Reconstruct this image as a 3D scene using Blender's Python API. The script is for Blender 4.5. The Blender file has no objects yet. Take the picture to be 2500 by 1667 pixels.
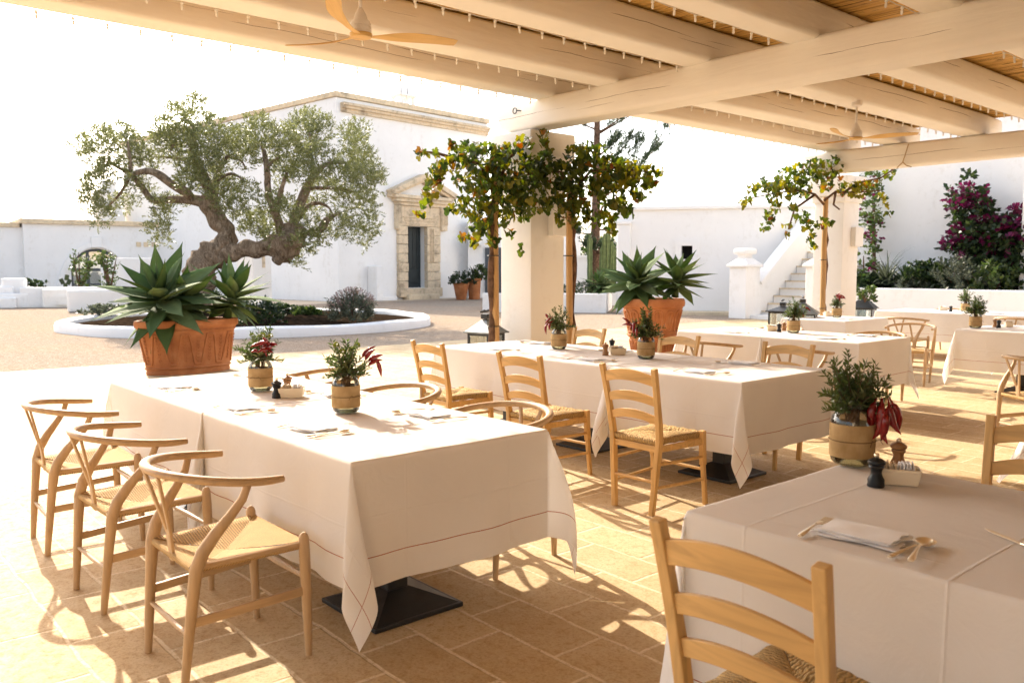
import bpy, bmesh, math, random
from mathutils import Vector, Matrix, Euler
random.seed(11)
R = math.radians; PI = math.pi
S = bpy.context.scene; COL = S.collection

# ---------------------------------------------------------------- camera geometry
FL = 2065.0; CX, CY = 1250.0, 833.5; HC = 1.45
_p = math.atan(177 / FL); _a = R(49.07)
CF = Vector((math.cos(_p) * math.cos(_a), math.cos(_p) * math.sin(_a), -math.sin(_p)))
CR = Vector((math.sin(_a), -math.cos(_a), 0))
CU = CR.cross(CF)
def ray(px, py): return CF + CR * ((px - CX) / FL) - CU * ((py - CY) / FL)
def at(px, py, d): return ray(px, py) * d + Vector((0, 0, HC))      # a point at distance d along the view
def onplane(px, py, o, n):
    r = ray(px, py); o = Vector(o); n = Vector(n); c = Vector((0, 0, HC))
    return c + r * ((o - c).dot(n) / r.dot(n))

# ---------------------------------------------------------------- mesh builder
class MB:
    def __init__(s): s.v = []; s.f = []; s.m = []; s.uv = None
    def add(s, vs, fs, mi=0):
        o = len(s.v); s.v.extend([tuple(x) for x in vs]); s.f.extend([tuple(o + i for i in f) for f in fs]); s.m.extend([mi] * len(fs))
    def box(s, c, d, rz=0, mi=0, bev=0, M=None, taper=(1, 1)):
        x, y, z = d[0] / 2, d[1] / 2, d[2] / 2
        if bev:
            bm = bmesh.new(); bmesh.ops.create_cube(bm, size=1)
            for v in bm.verts:
                k = v.co.z > 0
                v.co = Vector((v.co.x * d[0] * (taper[0] if k else 1), v.co.y * d[1] * (taper[1] if k else 1), v.co.z * d[2]))
            bmesh.ops.bevel(bm, geom=bm.edges[:], offset=bev, segments=2, profile=.6, affect='EDGES')
            bm.verts.index_update()
            vs = [v.co.copy() for v in bm.verts]; fs = [[v.index for v in f.verts] for f in bm.faces]; bm.free()
        else:
            vs = []
            for k, zz in ((0, -z), (1, z)):
                tx, ty = taper if k else (1, 1)
                vs += [Vector((-x * tx, -y * ty, zz)), Vector((x * tx, -y * ty, zz)), Vector((x * tx, y * ty, zz)), Vector((-x * tx, y * ty, zz))]
            fs = [(3, 2, 1, 0), (4, 5, 6, 7), (0, 1, 5, 4), (1, 2, 6, 5), (2, 3, 7, 6), (3, 0, 4, 7)]
        c = Vector(c)
        if M is None: M = Matrix.Rotation(rz, 3, 'Z')
        s.add([M @ v + c for v in vs], fs, mi)
    def bar(s, a, b, w, h, mi=0, bev=0, up=(0, 0, 1)):
        a = Vector(a); b = Vector(b); d = b - a; L = d.length; d.normalize()
        sx = d.cross(Vector(up)); 
        if sx.length < 1e-4: sx = d.cross(Vector((1, 0, 0)))
        sx.normalize(); u = sx.cross(d)
        M = Matrix((d, sx, u)).transposed()
        s.box((a + b) / 2, (L, w, h), mi=mi, bev=bev, M=M)
    def tube(s, pts, rad, n=8, mi=0, cap=True, flat=1.0, closed=False):
        pts = [Vector(p) for p in pts]; N = len(pts)
        if not hasattr(rad, '__len__'): rad = [rad] * N
        o = len(s.v); ref = Vector((0, 0, 1)); prev = None
        for i, p in enumerate(pts):
            if closed: t = pts[(i + 1) % N] - pts[i - 1]
            else: t = pts[min(i + 1, N - 1)] - pts[max(i - 1, 0)]
            if t.length < 1e-9: t = Vector((0, 0, 1))
            t.normalize()
            if prev is None:
                a = t.cross(ref)
                if a.length < .1: a = t.cross(Vector((1, 0, 0)))
            else:
                a = prev - t * prev.dot(t)
            a.normalize(); prev = a; b = t.cross(a)
            for k in range(n):
                th = 2 * PI * k / n
                s.v.append(tuple(p + (a * math.cos(th) + b * math.sin(th) * flat) * rad[i]))
        for i in range(N if closed else N - 1):
            j = (i + 1) % N
            for k in range(n):
                s.f.append((o + i * n + k, o + i * n + (k + 1) % n, o + j * n + (k + 1) % n, o + j * n + k)); s.m.append(mi)
        if cap and not closed:
            s.f.append(tuple(o + k for k in range(n))[::-1]); s.m.append(mi)
            s.f.append(tuple(o + (N - 1) * n + k for k in range(n))); s.m.append(mi)
    def lathe(s, prof, n=24, c=(0, 0, 0), mi=0, sx=1, sy=1, rot=0):
        o = len(s.v)
        for r, z in prof:
            for k in range(n):
                t = 2 * PI * k / n + rot
                s.v.append((c[0] + r * sx * math.cos(t), c[1] + r * sy * math.sin(t), c[2] + z))
        for i in range(len(prof) - 1):
            for k in range(n):
                s.f.append((o + i * n + k, o + i * n + (k + 1) % n, o + (i + 1) * n + (k + 1) % n, o + (i + 1) * n + k)); s.m.append(mi)
        if prof[0][0] > 1e-4: s.f.append(tuple(o + k for k in range(n))[::-1]); s.m.append(mi)
        if prof[-1][0] > 1e-4: s.f.append(tuple(o + (len(prof) - 1) * n + k for k in range(n))); s.m.append(mi)
    def prism(s, poly, z0, z1, mi=0, M=None, o=(0, 0, 0)):
        n = len(poly); vs = [Vector((x, y, z0)) for x, y in poly] + [Vector((x, y, z1)) for x, y in poly]
        fs = [tuple(range(n))[::-1], tuple(range(n, 2 * n))] + [(i, (i + 1) % n, n + (i + 1) % n, n + i) for i in range(n)]
        if M is not None: vs = [M @ v for v in vs]
        o = Vector(o); s.add([v + o for v in vs], fs, mi)
    def build(s, name, mat, parent=None, smooth=False, loc=None):
        me = bpy.data.meshes.new(name); me.from_pydata(s.v, [], s.f)
        for m in (mat if isinstance(mat, (list, tuple)) else [mat]): me.materials.append(m)
        if any(s.m): me.polygons.foreach_set('material_index', s.m)
        if smooth: me.polygons.foreach_set('use_smooth', [True] * len(s.f))
        if s.uv:
            l = me.uv_layers.new(name='UVMap'); buf = []
            for f in s.f:
                for i in f: buf.extend(s.uv[i])
            l.data.foreach_set('uv', buf)
        me.update()
        o = bpy.data.objects.new(name, me); COL.objects.link(o)
        if parent: o.parent = parent
        if loc: o.location = loc
        if smooth == 'auto':
            try: me.set_sharp_from_angle(angle=R(40))
            except Exception: pass
        return o
def tag(o, label=None, cat=None, group=None, kind=None):
    if label: o['label'] = label
    if cat: o['category'] = cat
    if group: o['group'] = group
    if kind: o['kind'] = kind
    return o
def empty(name, loc, rz=0, label=None, cat=None, group=None):
    o = bpy.data.objects.new(name, None); COL.objects.link(o); o.empty_display_size = .1
    o.location = loc; o.rotation_euler = (0, 0, rz); return tag(o, label, cat, group)
KIDS = {}
def dup(root, loc, rz, label, scale=None):
    kids = [o for o in bpy.data.objects if o.parent == root] if root.name not in KIDS else KIDS[root.name]
    KIDS[root.name] = kids
    r = root.copy(); COL.objects.link(r); r.location = loc; r.rotation_euler = (0, 0, rz); r['label'] = label
    if scale: r.scale = scale
    for ch in kids:
        c = ch.copy(); COL.objects.link(c); c.parent = r
        gk = KIDS.get(ch.name)
        if gk is None: gk = KIDS[ch.name] = [o for o in bpy.data.objects if o.parent == ch]
        for g in gk:
            d = g.copy(); COL.objects.link(d); d.parent = c
    return r

# ---------------------------------------------------------------- materials
class NT:
    def __init__(s, name):
        s.mat = bpy.data.materials.new(name); s.mat.use_nodes = True; s.t = s.mat.node_tree
        s.b = s.t.nodes['Principled BSDF']; s.out = s.t.nodes['Material Output']
    def n(s, typ, **kw):
        x = s.t.nodes.new('ShaderNode' + typ)
        for k, v in kw.items(): setattr(x, k, v)
        return x
    def l(s, a, b): s.t.links.new(a, b)
    def coord(s, scale=(1, 1, 1), rot=(0, 0, 0), kind='Object'):
        tc = s.n('TexCoord'); m = s.n('Mapping'); m.inputs['Scale'].default_value = scale; m.inputs['Rotation'].default_value = rot
        s.l(tc.outputs[kind], m.inputs[0]); return m.outputs[0]
    def noise(s, vec, scale, det=3, rough=.5, dist=0):
        x = s.n('TexNoise'); s.l(vec, x.inputs['Vector']); x.inputs['Scale'].default_value = scale
        x.inputs['Detail'].default_value = det; x.inputs['Roughness'].default_value = rough; x.inputs['Distortion'].default_value = dist
        return x.outputs['Fac']
    def ramp(s, fac, stops, interp='LINEAR'):
        x = s.n('ValToRGB'); cr = x.color_ramp; cr.interpolation = interp
        while len(cr.elements) < len(stops): cr.elements.new(.5)
        for e, (p, c) in zip(cr.elements, stops):
            e.position = p; e.color = (c if hasattr(c, '__len__') else (c, c, c)) + (1,) if not hasattr(c, '__len__') or len(c) == 3 else c
        s.l(fac, x.inputs[0]); return x.outputs[0]
    def mix(s, fac, a, b, mode='MIX'):
        x = s.n('Mix', data_type='RGBA', blend_type=mode)
        for sock, v in ((x.inputs['Factor'], fac), (x.inputs['A'], a), (x.inputs['B'], b)):
            if hasattr(v, 'is_linked') or hasattr(v, 'node'): s.l(v, sock)
            elif sock.name == 'Factor': sock.default_value = v
            else: sock.default_value = (*v, 1)
        # inputs named A/B appear several times: use the colour ones
        return x
    def mixc(s, fac, a, b, mode='MIX'):
        x = s.n('Mix', data_type='RGBA', blend_type=mode)
        fs, A, B = x.inputs[0], x.inputs[6], x.inputs[7]
        for sock, v in ((fs, fac), (A, a), (B, b)):
            if isinstance(v, bpy.types.NodeSocket): s.l(v, sock)
            elif sock == fs: sock.default_value = v
            else: sock.default_value = (*v, 1)
        return x.outputs[2]
    def math(s, op, a, b=None, c=None):
        x = s.n('Math', operation=op)
        for sock, v in zip(x.inputs, (a, b, c)):
            if v is None: continue
            if isinstance(v, bpy.types.NodeSocket): s.l(v, sock)
            else: sock.default_value = v
        return x.outputs[0]
    def bump(s, h, st, dist=.01):
        x = s.n('Bump'); x.inputs['Strength'].default_value = st; x.inputs['Distance'].default_value = dist
        s.l(h, x.inputs['Height']); s.l(x.outputs[0], s.b.inputs['Normal']); return x
    def col(s, c):
        if isinstance(c, bpy.types.NodeSocket): s.l(c, s.b.inputs['Base Color'])
        else: s.b.inputs['Base Color'].default_value = (*c, 1)
    def rough(s, r, spec=None):
        if isinstance(r, bpy.types.NodeSocket): s.l(r, s.b.inputs['Roughness'])
        else: s.b.inputs['Roughness'].default_value = r
        if spec is not None: s.b.inputs['Specular IOR Level'].default_value = spec
def sc(c, k): return tuple(x * k for x in c)
def m_plain(name, c, rough=.6, spec=.4, var=.12, scale=6, bump=0, metal=0):
    t = NT(name); v = t.coord(); n = t.noise(v, scale, 4)
    t.col(t.ramp(n, [(.3, sc(c, 1 - var)), (.7, sc(c, 1 + var))])); t.rough(rough, spec); t.b.inputs['Metallic'].default_value = metal
    if bump: t.bump(t.noise(v, scale * 4, 4), bump)
    return t.mat
def m_plaster(name, c, dirt=(.55, .5, .42), bump=.25):
    t = NT(name); v = t.coord()
    n = t.noise(v, .7, 5, .6); n2 = t.noise(v, 5, 4, .6)
    a = t.ramp(n, [(.3, sc(c, .95)), (.7, sc(c, 1.02))])
    spot = t.ramp(t.math('MULTIPLY', t.noise(t.coord((1.3, 1.3, .35)), 1.2, 6, .7), n2), [(.28, 0.0), (.48, .38)])
    t.col(t.mixc(spot, a, dirt)); t.rough(.85, .2)
    t.bump(t.math('ADD', t.math('MULTIPLY', n2, .8), t.math('MULTIPLY', t.noise(v, 40, 3), .25)), bump, .02)
    return t.mat
def m_paint_wood(name, c):           # lime-washed timber with drying cracks along local X
    t = NT(name); g = t.n('TexCoord'); m = t.n('Mapping'); t.l(g.outputs['Object'], m.inputs[0]); m.inputs['Scale'].default_value = (1, 1, 1)
    v = m.outputs[0]
    n = t.noise(v, 1.5, 4); a = t.ramp(n, [(.3, sc(c, .94)), (.7, sc(c, 1.03))])
    tcc = t.n('TexCoord'); spx = t.n('SeparateXYZ'); t.l(tcc.outputs['Object'], spx.inputs[0]); oi = t.n('ObjectInfo')
    def crk(off, base_, amp, wd, g0):
        cb = t.n('CombineXYZ'); t.l(t.math('MULTIPLY', spx.outputs[0], .55), cb.inputs[0]); t.l(t.math('MULTIPLY_ADD', oi.outputs['Random'], 37.0, off), cb.inputs[1])
        nz = t.noise(cb.outputs[0], 1.3, 6, .55); ln = t.math('MULTIPLY_ADD', t.math('SUBTRACT', nz, .5), amp, base_)
        dst = t.math('ABSOLUTE', t.math('SUBTRACT', spx.outputs[2], ln)); cb2 = t.n('CombineXYZ'); t.l(spx.outputs[0], cb2.inputs[0]); t.l(t.math('MULTIPLY_ADD', oi.outputs['Random'], 19.0, off * 3), cb2.inputs[1])
        gt = t.math('MULTIPLY', t.math('MAXIMUM', t.math('SUBTRACT', t.noise(cb2.outputs[0], .8, 3), g0), 0.0), wd * 14)
        return t.math('LESS_THAN', dst, t.math('MINIMUM', gt, wd))
    ck1 = crk(1.7, .15, .11, .0022, .47); ck2 = crk(7.3, .10, .09, .0016, .56)
    cr = t.math('MAXIMUM', ck1, ck2)
    crack = cr
    knots = t.math('GREATER_THAN', t.noise(t.coord((2, 5, 5)), 3.3, 1), .86)
    k = t.math('MAXIMUM', crack, t.math('MULTIPLY', knots, .5))
    t.col(t.mixc(k, a, (.16, .10, .06))); t.rough(.55, .35)
    h = t.math('SUBTRACT', t.math('ADD', t.noise(t.coord((.8, 6, 6)), 4, 4), t.math('MULTIPLY', t.noise(t.coord((.5, 1, 1)), 3, 2), 2)), t.math('MULTIPLY', crack, 2))
    t.bump(h, .35, .012); return t.mat
def m_wood(name, c, axis=2, k=1.0):
    t = NT(name); s = [14, 14, 14]; s[axis] = .9
    v = t.coord(tuple(s)); n = t.noise(v, 2.2 * k, 5, .6, .8); n2 = t.noise(t.coord(), 3, 3)
    info = t.n('ObjectInfo'); a = t.ramp(n, [(.25, sc(c, .68)), (.5, c), (.75, sc(c, 1.2))])
    a = t.mixc(t.ramp(n2, [(.35, 0.0), (.7, .35)]), a, sc(c, .8))
    t.col(t.mixc(t.math('MULTIPLY', info.outputs['Random'], .25), a, sc(c, .75))); t.rough(.48, .35); t.bump(n, .12, .003); return t.mat
def m_leaf(name, cols, trans=.45, rough=.45, spec=.35, seed=0):
    t = NT(name); g = t.n('NewGeometry'); r = g.outputs['Random Per Island']
    st = [(i / max(1, len(cols) - 1), c) for i, c in enumerate(cols)]
    c = t.ramp(r, st); n = t.noise(t.coord(), 9, 3); c = t.mixc(t.ramp(n, [(.3, 0.0), (.7, .35)]), c, sc(cols[0], .7))
    t.col(c); t.rough(rough, spec)
    tr = t.n('BsdfTranslucent'); t.l(t.mixc(.75, c, (1, 1, .25), 'MULTIPLY'), tr.inputs[0])
    br = t.n('HueSaturation'); t.l(c, br.inputs['Color']); br.inputs['Value'].default_value = 1.7; br.inputs['Saturation'].default_value = 1.15; t.l(br.outputs[0], tr.inputs[0])
    ms = t.n('MixShader'); ms.inputs[0].default_value = trans
    t.l(t.b.outputs[0], ms.inputs[1]); t.l(tr.outputs[0], ms.inputs[2]); t.l(ms.outputs[0], t.out.inputs[0]); return t.mat

M = {}
M['white'] = m_plaster('white_plaster', (.83, .81, .785))
M['white_b'] = m_plaster('white_plaster_pillar', (.82, .79, .74))
M['cream'] = m_plaster('cream_plaster', (.72, .60, .46))
M['beam'] = m_paint_wood('limewashed_timber', (.84, .79, .71))
M['oak'] = m_wood('pale_oak', (.50, .335, .185))
M['oak2'] = m_wood('pale_oak_seat_rail', (.50, .335, .185), 0)
M['beech'] = m_wood('honey_beech', (.64, .395, .155))
M['beech_y'] = m_wood('honey_beech_slat', (.64, .395, .155), 1)
M['stake'] = m_wood('round_stake_wood', (.50, .29, .11), 2, .5)
M['fan'] = m_wood('fan_blade_wood', (.66, .42, .15), 0)
M['iron'] = m_plain('black_iron', (.012, .013, .015), .45, .5, .3, 20, .1)
M['steel'] = m_plain('lantern_zinc', (.16, .17, .17), .4, .5, .3, 8, .1, .6)
M['silver'] = m_plain('silver_plate', (.82, .72, .56), .38, .5, .05, 30, 0, 1)
M['fanw'] = m_plain('fan_white_metal', (.74, .70, .66), .4, .5, .03)
M['bulb'] = m_plain('bulb_clear', (.78, .74, .68), .25, .6, .03)
M['napkin'] = m_plain('napkin_linen', (.87, .86, .86), .9, .1, .04, 14, .25)
M['ceramic'] = m_plain('cream_ceramic', (.80, .68, .50), .3, .5, .03)
M['paper'] = m_plain('sugar_paper', (.62, .50, .36), .7, .2, .25, 60)
M['black'] = m_plain('black_lacquer', (.010, .011, .013), .42, .3, .2)
M['millw'] = m_wood('turned_mill_wood', (.30, .15, .06))
M['twine'] = m_plain('twine', (.22, .14, .07), .9, .1)
M['soil'] = m_plain('dark_soil', (.03, .02, .013), 1.0, .0, .6, 9, .8)
M['bark'] = m_plain('vine_bark', (.12, .07, .045), .9, .1, .5, 14, .9)
M['door'] = m_plain('dark_green_door', (.018, .025, .027), .5, .4, .2, 3, .1)
M['frame'] = m_plain('grey_window_frame', (.06, .07, .08), .5, .4)
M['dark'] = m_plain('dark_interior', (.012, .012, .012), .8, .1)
M['cord'] = m_plain('white_cable', (.66, .60, .52), .6, .3)
M['rope'] = m_plain('jute_rope', (.45, .33, .2), .9, .1)
M['leaf_agave'] = None

def mk_stone(name, c, c2):
    t = NT(name); v = t.coord(); n = t.noise(v, 1.6, 8, .72); n2 = t.noise(v, 9, 6, .7); n3 = t.noise(v, 30, 4, .7)
    a = t.ramp(n, [(.30, sc(c2, .75)), (.46, c), (.62, sc(c, 1.12)), (.8, sc(c, .8))])
    a = t.mixc(t.ramp(n2, [(.5, 0.0), (.72, .7)]), a, c2); t.col(a); t.rough(.9, .15)
    t.bump(t.math('ADD', n2, t.math('MULTIPLY', n3, .6)), .8, .03); return t.mat
M['stone'] = mk_stone('weathered_tufa', (.66, .53, .37), (.34, .26, .18))
M['coping'] = mk_stone('coping_stone', (.70, .56, .38), (.42, .33, .23))
M['step'] = mk_stone('step_stone', (.66, .54, .38), (.5, .4, .28))

def mk_olivebark():
    t = NT('olive_bark'); v = t.coord((3.5, 3.5, 1.6)); n = t.noise(v, 2.6, 8, .7, 1.2)
    t.col(t.ramp(n, [(.3, (.06, .042, .03)), (.5, (.26, .19, .13)), (.7, (.45, .36, .26))])); t.rough(.95, .1)
    t.bump(n, 1, .09); return t.mat
M['olivebark'] = mk_olivebark()

def mk_paving():
    t = NT('limestone_paving'); base = t.coord((1, 1, 1), (0, 0, R(90)))
    nz = t.n('TexNoise'); t.l(base, nz.inputs['Vector']); nz.inputs['Scale'].default_value = 5; nz.inputs['Detail'].default_value = 4
    va = t.n('VectorMath', operation='MULTIPLY_ADD'); t.l(nz.outputs['Color'], va.inputs[0]); va.inputs[1].default_value = (.035, .035, 0); t.l(base, va.inputs[2])
    b = t.n('TexBrick'); t.l(va.outputs[0], b.inputs['Vector']); b.offset = .37; b.offset_frequency = 2
    b.inputs['Scale'].default_value = 1; b.inputs['Brick Width'].default_value = .50; b.inputs['Row Height'].default_value = .267
    b.inputs['Mortar Size'].default_value = .0115; b.inputs['Mortar Smooth'].default_value = .65; b.inputs['Bias'].default_value = -.1
    b.inputs['Color1'].default_value = (.54, .395, .225, 1); b.inputs['Color2'].default_value = (.44, .31, .165, 1); b.inputs['Mortar'].default_value = (.68, .55, .37, 1)
    n = t.noise(base, 3, 8, .7); n2 = t.noise(base, 22, 6, .75); n4 = t.noise(base, 90, 4, .7)
    c = t.mixc(t.ramp(n, [(.42, 0.0), (.7, .5)]), b.outputs['Color'], (.60, .48, .32))
    c = t.mixc(t.ramp(n2, [(.52, 0.0), (.68, .6)]), c, (.32, .19, .07))
    c = t.mixc(t.ramp(n4, [(.5, 0.0), (.72, .6)]), c, (.26, .15, .055)); c = t.mixc(t.ramp(n4, [(.25, .4), (.42, 0.0)]), c, (.70, .54, .35))
    t.col(c); t.rough(t.ramp(n2, [(.3, .65), (.7, .9)]), .2)
    h = t.math('ADD', t.math('MULTIPLY', n2, -.6), t.math('ADD', t.math('MULTIPLY', n, .8), t.math('MULTIPLY', b.outputs['Fac'], -.9)))
    t.bump(h, .45, .008); return t.mat
M['paving'] = mk_paving()
def mk_gravel():
    t = NT('gravel'); v = t.coord(); vo = t.n('TexVoronoi'); t.l(v, vo.inputs['Vector']); vo.inputs['Scale'].default_value = 42
    n = t.noise(v, .5, 5, .6); n2 = t.noise(v, 120, 3)
    c = t.ramp(vo.outputs['Distance'], [(.0, (.52, .44, .35)), (.45, (.43, .36, .28)), (.8, (.19, .155, .12))])
    hs = t.n('TexVoronoi'); t.l(v, hs.inputs['Vector']); hs.inputs['Scale'].default_value = 42
    sep = t.n('SeparateColor'); t.l(hs.outputs['Color'], sep.inputs[0])
    c = t.mixc(t.math('MULTIPLY', sep.outputs[0], .5), c, (.30, .225, .165))
    c = t.mixc(t.ramp(n, [(.42, 0.0), (.66, .45)]), c, (.45, .30, .20)); n5 = t.noise(v, 6, 6, .75); c = t.mixc(t.ramp(n5, [(.48, 0.0), (.62, .6)]), c, (.26, .18, .12)); c = t.mixc(t.ramp(t.noise(v, 14, 4, .8), [(.52, 0.0), (.7, .7)]), c, (.62, .52, .42)); t.col(c); t.rough(1.0, .0)
    t.bump(vo.outputs['Distance'], .9, -.02); return t.mat
M['gravel'] = mk_gravel()
M['path'] = m_plain('path_stone', (.55, .44, .32), .9, .1, .15, 2, .3)

def mk_cloth():
    t = NT('white_tablecloth'); uv = t.n('TexCoord'); sep = t.n('SeparateXYZ'); t.l(uv.outputs['UV'], sep.inputs[0])
    def line(o): return t.math('LESS_THAN', t.math('ABSOLUTE', t.math('SUBTRACT', o, .115)), .0017)
    k = t.math('MAXIMUM', line(sep.outputs[0]), line(sep.outputs[1]))
    v = t.coord(); n = t.noise(v, 2.5, 3)
    c = t.mixc(k, t.ramp(n, [(.3, (.85, .82, .79)), (.7, (.90, .87, .84))]), (.42, .12, .06))
    t.col(c); t.rough(.9, .12)
    def crease(o, per):
        return t.math('MAXIMUM', t.math('SUBTRACT', 1.0, t.math('MULTIPLY', t.math('ABSOLUTE', t.math('SUBTRACT', t.math('FRACT', t.math('DIVIDE', o, per)), .5)), per / .006)), 0.0)
    fo = t.math('MAXIMUM', crease(sep.outputs[0], .47), crease(sep.outputs[1], .53))
    hh = t.math('ADD', t.math('MULTIPLY', t.noise(v, 5, 5, .6, .8), 1.3), t.math('MULTIPLY', fo, .28)); hh = t.math('ADD', hh, t.math('MULTIPLY', t.noise(t.coord((30, 3, 3)), 1, 2), .12))
    t.bump(t.math('ADD', hh, t.math('MULTIPLY', t.noise(v, 350, 2), .06)), .38, .014)
    tr = t.n('BsdfTranslucent'); t.l(c, tr.inputs[0]); ms = t.n('MixShader'); ms.inputs[0].default_value = .30
    t.l(t.b.outputs[0], ms.inputs[1]); t.l(tr.outputs[0], ms.inputs[2]); t.l(ms.outputs[0], t.out.inputs[0]); return t.mat
M['cloth'] = mk_cloth()
def mk_napkin_mat():
    t = NT('napkin_linen_soft'); v = t.coord(); t.col((.88, .87, .88)); t.rough(.9, .1); t.bump(t.noise(v, 30, 4), .15, .004)
    tr = t.n('BsdfTranslucent'); tr.inputs[0].default_value = (.88, .87, .88, 1); ms = t.n('MixShader'); ms.inputs[0].default_value = .1
    t.l(t.b.outputs[0], ms.inputs[1]); t.l(tr.outputs[0], ms.inputs[2]); t.l(ms.outputs[0], t.out.inputs[0]); return t.mat
M['napkin'] = mk_napkin_mat()
def mk_cordseat(name, c, freq, bumpy, rough_=.8):
    t = NT(name); uv = t.coord(kind='UV'); w = t.n('TexWave'); t.l(uv, w.inputs[0]); w.bands_direction = 'X'
    w.inputs['Scale'].default_value = freq; w.inputs['Distortion'].default_value = bumpy; w.inputs['Detail'].default_value = 2; w.inputs['Detail Scale'].default_value = 2
    n = t.noise(t.coord(), 25, 4, .7)
    a = t.ramp(w.outputs['Fac'], [(.1, sc(c, .55)), (.45, c), (1, sc(c, 1.12))]); t.col(t.mixc(t.ramp(n, [(.4, 0.0), (.7, .5)]), a, sc(c, .7)))
    t.rough(rough_, .2); t.bump(w.outputs['Fac'], .8, .005); return t.mat
M['papercord'] = mk_cordseat('paper_cord', (.56, .36, .155), 30, .4)
M['rush'] = mk_cordseat('woven_rush', (.50, .33, .14), 24, 5)
def mk_reed():
    t = NT('reed_canes'); v = t.coord((70, .6, 1)); n = t.noise(v, 1, 3, .6); n2 = t.noise(t.coord((55, 5, 1)), 1, 2)
    c = t.ramp(n, [(.3, (.34, .18, .045)), (.5, (.68, .42, .13)), (.7, (.82, .57, .23))])
    t.col(t.mixc(t.ramp(n2, [(.60, 0.0), (.68, .9)]), c, (.10, .045, .012))); t.rough(.5, .3); return t.mat
M['reed'] = mk_reed()
def mk_terracotta():
    t = NT('terracotta'); v = t.coord(); n = t.noise(v, 3, 6, .65); n2 = t.noise(v, 30, 4)
    c = t.ramp(n, [(.3, (.27, .095, .035)), (.55, (.40, .155, .06)), (.78, (.48, .24, .115))]); t.col(c); t.rough(.8, .25)
    t.bump(t.math('ADD', n, t.math('MULTIPLY', n2, .3)), .35, .01); return t.mat
M['terra'] = mk_terracotta()
def mk_burlap():
    t = NT('burlap'); v = t.coord((1, 1, 1)); n = t.noise(v, 18, 4); a = t.n('TexWave'); t.l(v, a.inputs[0]); a.bands_direction = 'Z'; a.inputs['Scale'].default_value = 120; a.inputs['Distortion'].default_value = 1
    t.col(t.mixc(t.math('MULTIPLY', t.math('MULTIPLY', a.outputs['Fac'], t.noise(t.coord((1, 1, .3)), 160, 2)), .5), t.ramp(n, [(.3, (.42, .27, .12)), (.7, (.60, .42, .22))]), (.26, .16, .07))); t.rough(.95, .05)
    t.bump(a.outputs['Fac'], .6, .003); return t.mat
M['burlap'] = mk_burlap()
def mk_glass(name, tint=(.93, .95, .9), refl=.12):
    t = NT(name); tr = t.n('BsdfTransparent'); tr.inputs[0].default_value = (*tint, 1); gl = t.n('BsdfGlossy'); gl.inputs['Roughness'].default_value = .03
    fr = t.n('Fresnel'); fr.inputs[0].default_value = 1.45; ms = t.n('MixShader')
    t.l(t.math('MINIMUM', t.math('ADD', fr.outputs[0], refl * .3), .9), ms.inputs[0]); t.l(tr.outputs[0], ms.inputs[1]); t.l(gl.outputs[0], ms.inputs[2]); t.l(ms.outputs[0], t.out.inputs[0]); return t.mat
M['glass'] = mk_glass('jar_glass'); M['water'] = mk_glass('jar_water', (.86, .84, .68), .2); M['pane'] = mk_glass('window_glass', (.8, .85, .85), .6)
M['olive'] = m_leaf('olive_leaf', [(.075, .085, .022), (.14, .15, .055), (.23, .235, .11), (.10, .11, .032)], .30, .42)
M['grape_g'] = m_leaf('grape_leaf_green', [(.018, .033, .008), (.05, .075, .014), (.11, .13, .018)], .52)
M['grape_y'] = m_leaf('grape_leaf_yellow', [(.10, .11, .018), (.19, .165, .022), (.08, .075, .015)], .5)
M['grape_o'] = m_leaf('grape_leaf_orange', [(.16, .06, .014), (.20, .10, .018), (.11, .028, .012)], .45)
M['agave'] = m_leaf('agave_leaf', [(.085, .135, .045), (.13, .185, .075), (.19, .24, .12)], .34, .7, .1)
M['rosemary'] = m_leaf('rosemary_leaf', [(.035, .06, .02), (.09, .12, .035), (.05, .075, .025)], .35)
M['button'] = m_leaf('green_button_flower', [(.16, .18, .02), (.22, .22, .03)], .2)
M['chilli'] = m_plain('red_chilli', (.20, .009, .009), .25, .5, .35, 20)
M['shrub'] = m_leaf('shrub_leaf', [(.03, .055, .015), (.06, .09, .025), (.10, .12, .035)], .35)
M['shrub_d'] = m_leaf('dark_shrub_leaf', [(.012, .025, .010), (.025, .045, .016), (.05, .07, .02)], .3)
M['grey'] = m_leaf('grey_green_leaf', [(.07, .08, .05), (.11, .125, .085)], .3)
M['pink'] = m_leaf('bougainvillea_bract', [(.085, .008, .036), (.14, .011, .06), (.06, .007, .03)], .4)
M['lav'] = m_leaf('lavender_spike', [(.20, .12, .12), (.30, .2, .16)], .3)
M['pine'] = m_leaf('pine_needle', [(.03, .055, .025), (.06, .085, .04)], .2)
M['cactus'] = m_plain('cactus_skin', (.12, .15, .05), .6, .3, .25, 9, .2)
# ================================================================ SETTING
def sheet(name, x0, x1, y0, y1, z, mat, n=1):
    b = MB(); b.add([(x0, y0, z), (x1, y0, z), (x1, y1, z), (x0, y1, z)], [(0, 1, 2, 3)])
    return tag(b.build(name, mat), kind='structure')
sheet('gravel_ground', -400, 500, -200, 900, 0, M['gravel'])
b = MB(); b.add([(-14, -4.6, .004), (30, -4.6, .004), (30, 14.2, .004), (15.2, 13.9, .004), (6.4, 13.55, .004), (-14, 14.0, .004)], [(0, 1, 2, 3, 4, 5)])
tag(b.build('stone_paving', M['paving']), kind='structure')

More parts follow.
